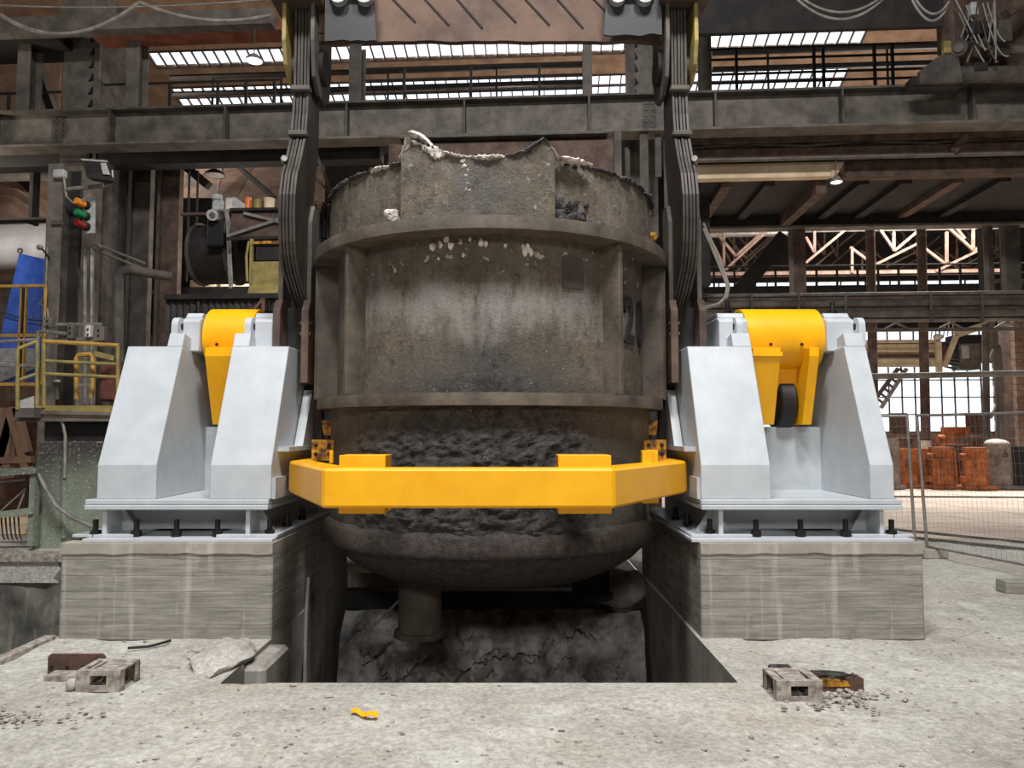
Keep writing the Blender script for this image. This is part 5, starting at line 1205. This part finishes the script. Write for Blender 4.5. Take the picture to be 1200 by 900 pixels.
# columns behind the soffit
D = 20.3
for u0, u1, v1, m, lab in ((926, 944, 348, 'steel_br', 'wide brown column standing under the edge of the dark soffit'), (1154, 1164, 348, 'steel', 'narrow steel column before the brick pillar'),
                     (1174, 1196, 348, 'steel', 'wide steel column next to the brick pillar')):
    a = hx(u0, D); b = hx(u1, D); rt = hthing('hall_column', lab, 'column', ((a + b) / 2, D, 0), 'far bay columns')
    part('flange', MB().box(a, b, D, D + .05, hz(v1, D, u0), zs - .3), m, rt); part('web', MB().box((a + b) / 2 - .03, (a + b) / 2 + .03, D + .05, D + .5, hz(v1, D, u0), zs - .3), 'steel_dk', rt)
    part('edge_angle', MB().box(a - .05, a + .06, D - .05, D, hz(v1, D, u0), zs - .3), 'steel_lt', rt)
for u, lab in ((1019, 'round steel post right beside the wide-gapped stand'), (1079, 'round steel post rising behind the fence top rail')):
    D = 24; rt = hthing('round_post', lab, 'post', (hx(u, D), D, 0), 'round posts')
    part('shaft', MB().cyl((hx(u + 5, D, 500), D, 1.2), (hx(u, D, 260), D, zs + 1.0), .14, 20), 'steel_br', rt, smooth=True)
    part('white_foot', MB().cyl((hx(u + 5, D, 500), D, 0), (hx(u + 5, D, 500), D, 1.4), .15, 20), 'pipewhite', rt, smooth=True)
# pipe rack
D = 19.2
rt = hthing('pipe_rack', 'bundle of parallel dusty pipes crossing the far bay above the stand', 'pipe rack', (hx(1000, D), D, hz(377, D, 1000)))
for k, (v, r_, m) in enumerate(((345, .05, 'steel_lt'), (350, .1, 'steel_br'), (356, .1, 'steel'), (362, .1, 'steel_br'), (368, .1, 'steel'), (375, .06, 'steel_lt'))):
    part('pipe', MB().cyl((hx(790, D, v), D + .1 * (k % 2), hz(v, D, 1000)), (30, D + .1 * (k % 2), hz(v, D, 1000)), r_, 10), m, rt, smooth=True)
part('back_plate', MB().box(hx(790, D, 350), 30, D + .25, D + .3, hz(376, D, 1000), hz(344, D, 1000)), 'steel_dk', rt)
for u in (880, 935, 990, 1090, 1150): part('clamp', hb(MB(), u, 343, u + 2, 377, D - .12, .04), 'steel', rt)
D = 21.5; z0, z1 = hz(386, D, 1100), hz(378, D, 1100)
rt = hthing('light_truss', 'slender flat truss hanging under the pipe bundle', 'truss', (12, D, z0))
part('chord', MB().box(hx(800, D), 30, D, D + .08, z0 - .05, z0 + .05), 'steel', rt)
for k in range(12): x = hx(1000, D) + k * .75; part('diagonal', MB().bar((x, D, z0), (x + .38, D, z1) if k % 2 else (x - .38, D, z1), .05), 'steel_lt', rt)
# walkway girder with slits of light above, railing
D = 25
rt = hthing('walkway_girder', 'dark walkway girder with railing in front of the bright slit window', 'girder', (12, D, hz(345, D, 1000)))
part('web', MB().box(hx(800, D), 36, D, D + .2, hz(346, D, 1000), hz(334, D, 1000)), 'steel_dk', rt)
for v in (311, 322): part('rail', MB().tube([(hx(800, D), D, hz(v, D, 1000)), (36, D, hz(v, D, 1000))], .03, 6), 'steel_dk', rt)
for u in range(836, 1160, 24): part('post', MB().box(hx(u, D) - .03, hx(u, D) + .03, D - .03, D + .03, hz(335, D, 1000), hz(311, D, 1000)), 'steel_dk', rt)
hsingle('dark_stair', 'dark steel stair climbing behind the wide column', 'stair', MB().bar(hp(868, 340, 25.1), hp(918, 278, 25.1), .5, .5), 'steel_dk')
# roof trusses in the far bay
for i, (D, m, dy) in enumerate(((31, 'steel_cu', 0), (36, 'steel_br', 6), (40, 'steel_br', 10))):
    zt0, zt1 = hz(256 + dy, D, 1000), hz(320 - dy * .2, D, 1000)
    rt = hthing('roof_truss', ('nearest pinkish' if i == 0 else 'middle brown' if i == 1 else 'farthest brown') + ' roof truss glowing between the columns of the far bay', 'truss', (10, D, zt1), 'far bay trusses')
    part('top_chord', MB().box(hx(800, D), hx(1175, D), D, D + .12, zt0 - .1, zt0 + .1), m, rt)
    part('mid_chord', MB().box(hx(800, D), hx(1175, D), D, D + .08, hz(270, D, 1000) - .05, hz(270, D, 1000) + .05), 'steel', rt)
    part('bottom_chord', MB().box(hx(800, D), hx(1175, D), D, D + .12, zt1 - .1, zt1 + .1), m, rt)
    for a, b in (((830, 262), (862, 300)), ((862, 300), (912, 256)), ((832, 280), (850, 316)), ((850, 316), (900, 270)), ((944, 278), (954, 296)), ((944, 308), (1004, 258)), ((954, 296), (954, 262)), ((996, 290), (1018, 306)), ((1026, 262), (1048, 294)), ((1048, 294), (1074, 272)), ((1026, 310), (1076, 285)), ((1084, 292), (1108, 310)), ((1112, 268), (1141, 294)), ((1141, 294), (1156, 284)), ((1116, 262), (1130, 280)), ((1096, 318), (1158, 288)), ((1109, 272), (1109, 308)), ((1047, 272), (1047, 294)), ((1140, 262), (1140, 294)), ((848, 270), (848, 316)), ((998, 290), (998, 320))):
        o_ = 0 if i == 0 else (12 if i == 1 else 27)
        part('member', MB().bar(hp(a[0] + o_, a[1] + dy * .5, D), hp(b[0] + o_, b[1] + dy * .5, D), 0.1 if i == 0 else .08), m, rt)
hsingle('blue_pipe', 'pale blue pipe across the far trusses beside the hook', 'pipe', MB().cyl(hp(826, 276, 31.05), hp(925, 274, 31.05), .1, 10), 'galv', smooth=True)
# far bay, low: crane runway, pipe, cabin, stairs
D = 45.2
rt = hthing('cream_runway', 'cream runway beam with pipes in front of the far windows', 'girder', (hx(1060, D), D, hz(428, D, 1060)))
part('web', hb(MB(), 900, 403, 1100, 427, D, .75), 'cream', rt)
for v in (400, 411, 417, 428): part('pipe', MB().cyl(hp(900, v + 1, D - .2), hp(1100, v, D - .2), .1, 8), 'cream' if v != 417 else 'steel_br', rt, smooth=True)
D = 18.8; a, b = hp(1020, 441, D), hp(1230, 437, D)
hsingle('gas_pipe', 'brown pipe running level over the rusty moulds to the brick pillar', 'pipe', MB().cyl(a, b, .075, 14), 'steel_lt', smooth=True)
D = 44.6
rt = hthing('hanging_cabin', 'grey crane cabin hanging beside a sloping stair', 'cabin', hp(1135, 434, D))
part('body', hb(MB(), 1125, 402, 1148, 433, D, 1.0), 'steel_lt', rt, bevel=.03); part('window_pane', hb(MB(), 1127, 405, 1135, 420, D - .03, .03), 'grey_pl', rt); part('roof', hb(MB(), 1120, 392, 1152, 402, D - .1, 1.2), 'steel_dk', rt)
rt = hthing('cabin_stair', 'cream stair with dark treads climbing to the crane cabin', 'stair', hp(1110, 434, D))
part('stringer', MB().bar(hp(1106, 430, D), hp(1120, 394, D), .25), 'cream', rt); part('landing', MB().bar(hp(1120, 392, D), hp(1155, 381, D), .4), 'cream', rt)
for k in range(8): part('tread', MB().bar(hp(1108 + 1.8 * k, 430 - 4 * k, D + .2), hp(1119 + 1.4 * k, 432 - 4 * k, D + .2), .25, .08), 'steel_dk', rt)
part('post', hb(MB(), 1098, 400, 1103, 438, D, .2), 'cream', rt); part('lamp_box', MB().blob(hp(1099, 395, D), .3, .2, .2, 1, .1), 'pipewhite', rt)
for k in range(6): part('railing_bar', MB().bar(hp(1090 + 5 * k, 402 - 2 * k, D), hp(1092 + 5 * k, 386 - 2 * k, D), .05), 'cream', rt)
rt = hthing('leaning_stair', 'sloping steel stair in front of the far windows by the stand', 'stair', hp(1040, 478, 45.3))
part('stringer', MB().bar(hp(1032, 478, 45.3), hp(1062, 432, 45.3), .2), 'galv', rt); part('stringer', MB().bar(hp(1028, 464, 45.3), hp(1052, 432, 45.3), .2), 'steel_br', rt)
for k in range(7): part('tread', MB().bar(hp(1029 + 4 * k, 468 - 6 * k, 45.3), hp(1034 + 4 * k, 472 - 6 * k, 45.3), .12), 'steel_br', rt)
D = 24.2
rt = hthing('bent_pipe', 'grey service pipe with an offset bend beside the narrow column', 'pipe', hp(1165, 505, D))
part('pipe', MB().tube([hp(u, v, D) for u, v in ((1175, 572), (1170, 440), (1168, 408), (1161, 398), (1160, 372))], .12, 12), 'steel_lt', rt, smooth=True)
part('stay', MB().bar(hp(1160, 490, D), hp(1175, 462, D), .08), 'galv', rt); part('stay', MB().bar(hp(1158, 425, D), hp(1168, 400, D), .08), 'galv', rt)
part('second_pipe', MB().tube([hp(1157, 570, D), hp(1155, 440, D), hp(1154, 380, D)], .1, 12), 'steel', rt, smooth=True)
rt = hthing('brick_pillar', 'dusty pinkish brick pillar beside the wide steel column', 'pillar', (hx(1200, 24.6), 24.6, 0))
nb = 26; zt2 = hz(366, 24.6, 1190); b0 = None; xw = hx(1184, 24.6); part('core', MB().box(xw + .02, xw + 1.6, 24.63, 25.5, 0, zt2), 'steel_br', rt)
for j in range(int(zt2 / .2)):
    for i in range(3):
        ox = i * .52 - (.26 if j % 2 else 0); L0 = max(0, ox); L1 = min(1.3, ox + .5)
        if L1 - L0 < .1: continue
        if b0 is None: b0 = part('brick', MB().box(xw, xw + .5, 24.6, 24.8, 0, .185), 'brick', rt); b0x = 0
        elif L1 - L0 > .45: inst('brick', b0, rt, (ox, -.01 + .02 * ((i * 7 + j * 3) % 3) / 3, j * .2))
        else: part('half_brick', MB().box(xw + L0, xw + L1, 24.6, 24.8, j * .2, j * .2 + .185), 'brick', rt)
for k, (u0, u1) in enumerate(((1044, 1063), (1132, 1150))):
    hsingle('window_shutter', ('brown board over the window panes beside the leaning fence post' if k == 0 else 'brown board over the window panes left of the bent service pipe'), 'board', hb(MB(), u0, 484, u1, 506, D0 - .2, .05), 'rust_dk')
rt = hthing('exit_sign', 'small green emergency exit sign on the far wall under the roller', 'sign', hp(951, 497, D0 - .3)); part('plate', hb(MB(), 945, 490, 957, 496, D0 - .3, .03), 'lens_gr', rt); part('arrow', hb(MB(), 949, 492, 955, 494, D0 - .33, .02), 'pipewhite', rt)

# --- ingot moulds
def mould(kind, label, mat):
    rt = thing('ingot_mould', label, 'ingot mould', (0, 0, 0), 'ingot moulds', hall=False)
    h, w0, w1 = 1.22, .36, .33
    ring_ = lambda r, z, k: [(r * math.cos(t) * (1 if i % 2 else .94), r * math.sin(t) * (1 if i % 2 else .94), z) for i, t in enumerate([2 * math.pi * j / 16 for j in range(16)])]
    m = MB(); vs = []; zs_ = (.1, .3, .6, .9, 1.1, h); rs = (w0, w0 * 1.0, w0 * .98, w0 * .96, w1, w1)
    for z, r in zip(zs_, rs): vs += ring_(r, z, 0)
    m.add(vs, [(16 * a + k, 16 * a + (k + 1) % 16, 16 * (a + 1) + (k + 1) % 16, 16 * (a + 1) + k) for a in range(5) for k in range(16)] + [tuple(range(15, -1, -1)), tuple(range(80, 96))])
    part('body', m, mat, rt)
    part('base', MB().box(-.44, .44, -.4, .4, 0, .1), mat, rt, bevel=.02)
    if kind != 'plain':
        for z in (.28, .95): part('lug', MB().cyl((-.48, -.1, z), (-.3, -.1, z), .1, 14), mat, rt, smooth=True)
    if kind == 'ribbed':
        for k in range(-2, 3): part('rib', MB().bar((k * .13, -.36 + abs(k) * .03, .14), (k * .12, -.34 + abs(k) * .03, 1.18), .04, .06), mat, rt)
    if kind == 'dome':
        part('cap', MB().blob((0, 0, h), .3, .3, .14, 2, .1, 1, 3), 'pipewhite', rt, smooth=True)
        part('mark', MB().box(-.03, .0, -.37, -.33, .85, .97).box(.05, .08, -.37, -.33, .85, .97).box(-.03, .08, -.37, -.33, .9, .925).box(0, .03, -.37, -.33, 1.0, 1.08), 'steel_lt', rt)
    return rt
def setm(o, u, vb, D, sc=1, s3=None):
    p = hp(u, vb, D); x, y, z = p.x, D, 0
    o.location = (x * CY + y * SY, -x * SY + y * CY, 0); o.rotation_euler = (0, 0, -YAW); o.scale = s3 or (sc, sc, sc)
o = mould('plain', 'tall grey ingot mould half hidden behind the light grey stand', 'mould_gr'); setm(o, 1046, 568, 22.6, 1, (.6, .6, 1.2))
m1 = mould('lug', 'orange-rusty ingot mould with side lugs beside the crossed fence posts', 'rust'); setm(m1, 1064, 567, 23.2, .95)
o = copytree(m1, (0, 0, 0), label='orange-rusty ingot mould half hidden by the ribbed mould'); setm(o, 1086, 567, 23.4, .95)
o = mould('ribbed', 'wide orange-rusty ingot mould with vertical ribs', 'rust'); setm(o, 1104, 567, 22.9, 1.0)
o = copytree(m1, (0, 0, 0), label='orange-rusty ingot mould with broad foot plate between ribbed and domed moulds'); setm(o, 1143, 568, 22.6, 1.0)
o = mould('dome', 'pinkish grey ingot mould with a pale domed cap', 'mould_gr'); setm(o, 1170, 567, 22.9, 1.08)
o = mould('plain', 'blackened ingot mould right of the domed one', 'steel_dk'); setm(o, 1194, 567, 22.9, 1.02)
d1 = mould('plain', 'dark brown ingot mould in the gap beside the ribbed mould', 'rust_dk'); setm(d1, 1124, 566, 23.8, 1.05)
o = mould('lug', 'tall rusty ingot mould standing in the second row behind the ribbed mould', 'rust'); setm(o, 1121, 564, 25.5, 1, (1.3, 1.1, 1.5))
o = copytree(d1, (0, 0, 0), label='brown ingot mould in the second row behind the broad-footed mould'); setm(o, 1140, 564, 25, 1.25)
o = mould('lug', 'tall rusty ingot mould in the second row behind the blackened mould', 'rust'); setm(o, 1192, 564, 25.5, 1, (1.3, 1.1, 1.5))
o = copytree(d1, (0, 0, 0), label='brown ingot mould in the second row behind the fence posts'); setm(o, 1060, 564, 26, 1.2)
hsingle('mould_bench', 'low dark kerb wall behind the row of moulds', 'kerb', hb(MB(), 820, 510, 1185, 566, 27.5, .4), 'rust_dk')
# rails let into the hall floor
for k, (a, b) in enumerate((((1040, 620), (1220, 638)), ((1040, 627), (1220, 646)), ((1040, 582), (1220, 583)))):
    f = lambda u, v: (lambda r_: Vector((r_[0] * EYE / -r_[2], r_[1] * EYE / -r_[2], 0)))(ray(u, v))
    p, q_ = f(*a), f(*b); d = (q_ - p); p = p - d * 1.2
    single('floor_rail', ('narrow track rail let into the dusty floor', 'second narrow track rail let into the floor', 'far track rail in front of the moulds')[k], 'rail', MB().bar(p + Vector((0, 0, .0)), q_ + Vector((0, 0, .0)), .06, .05), 'steel', 'track rails')
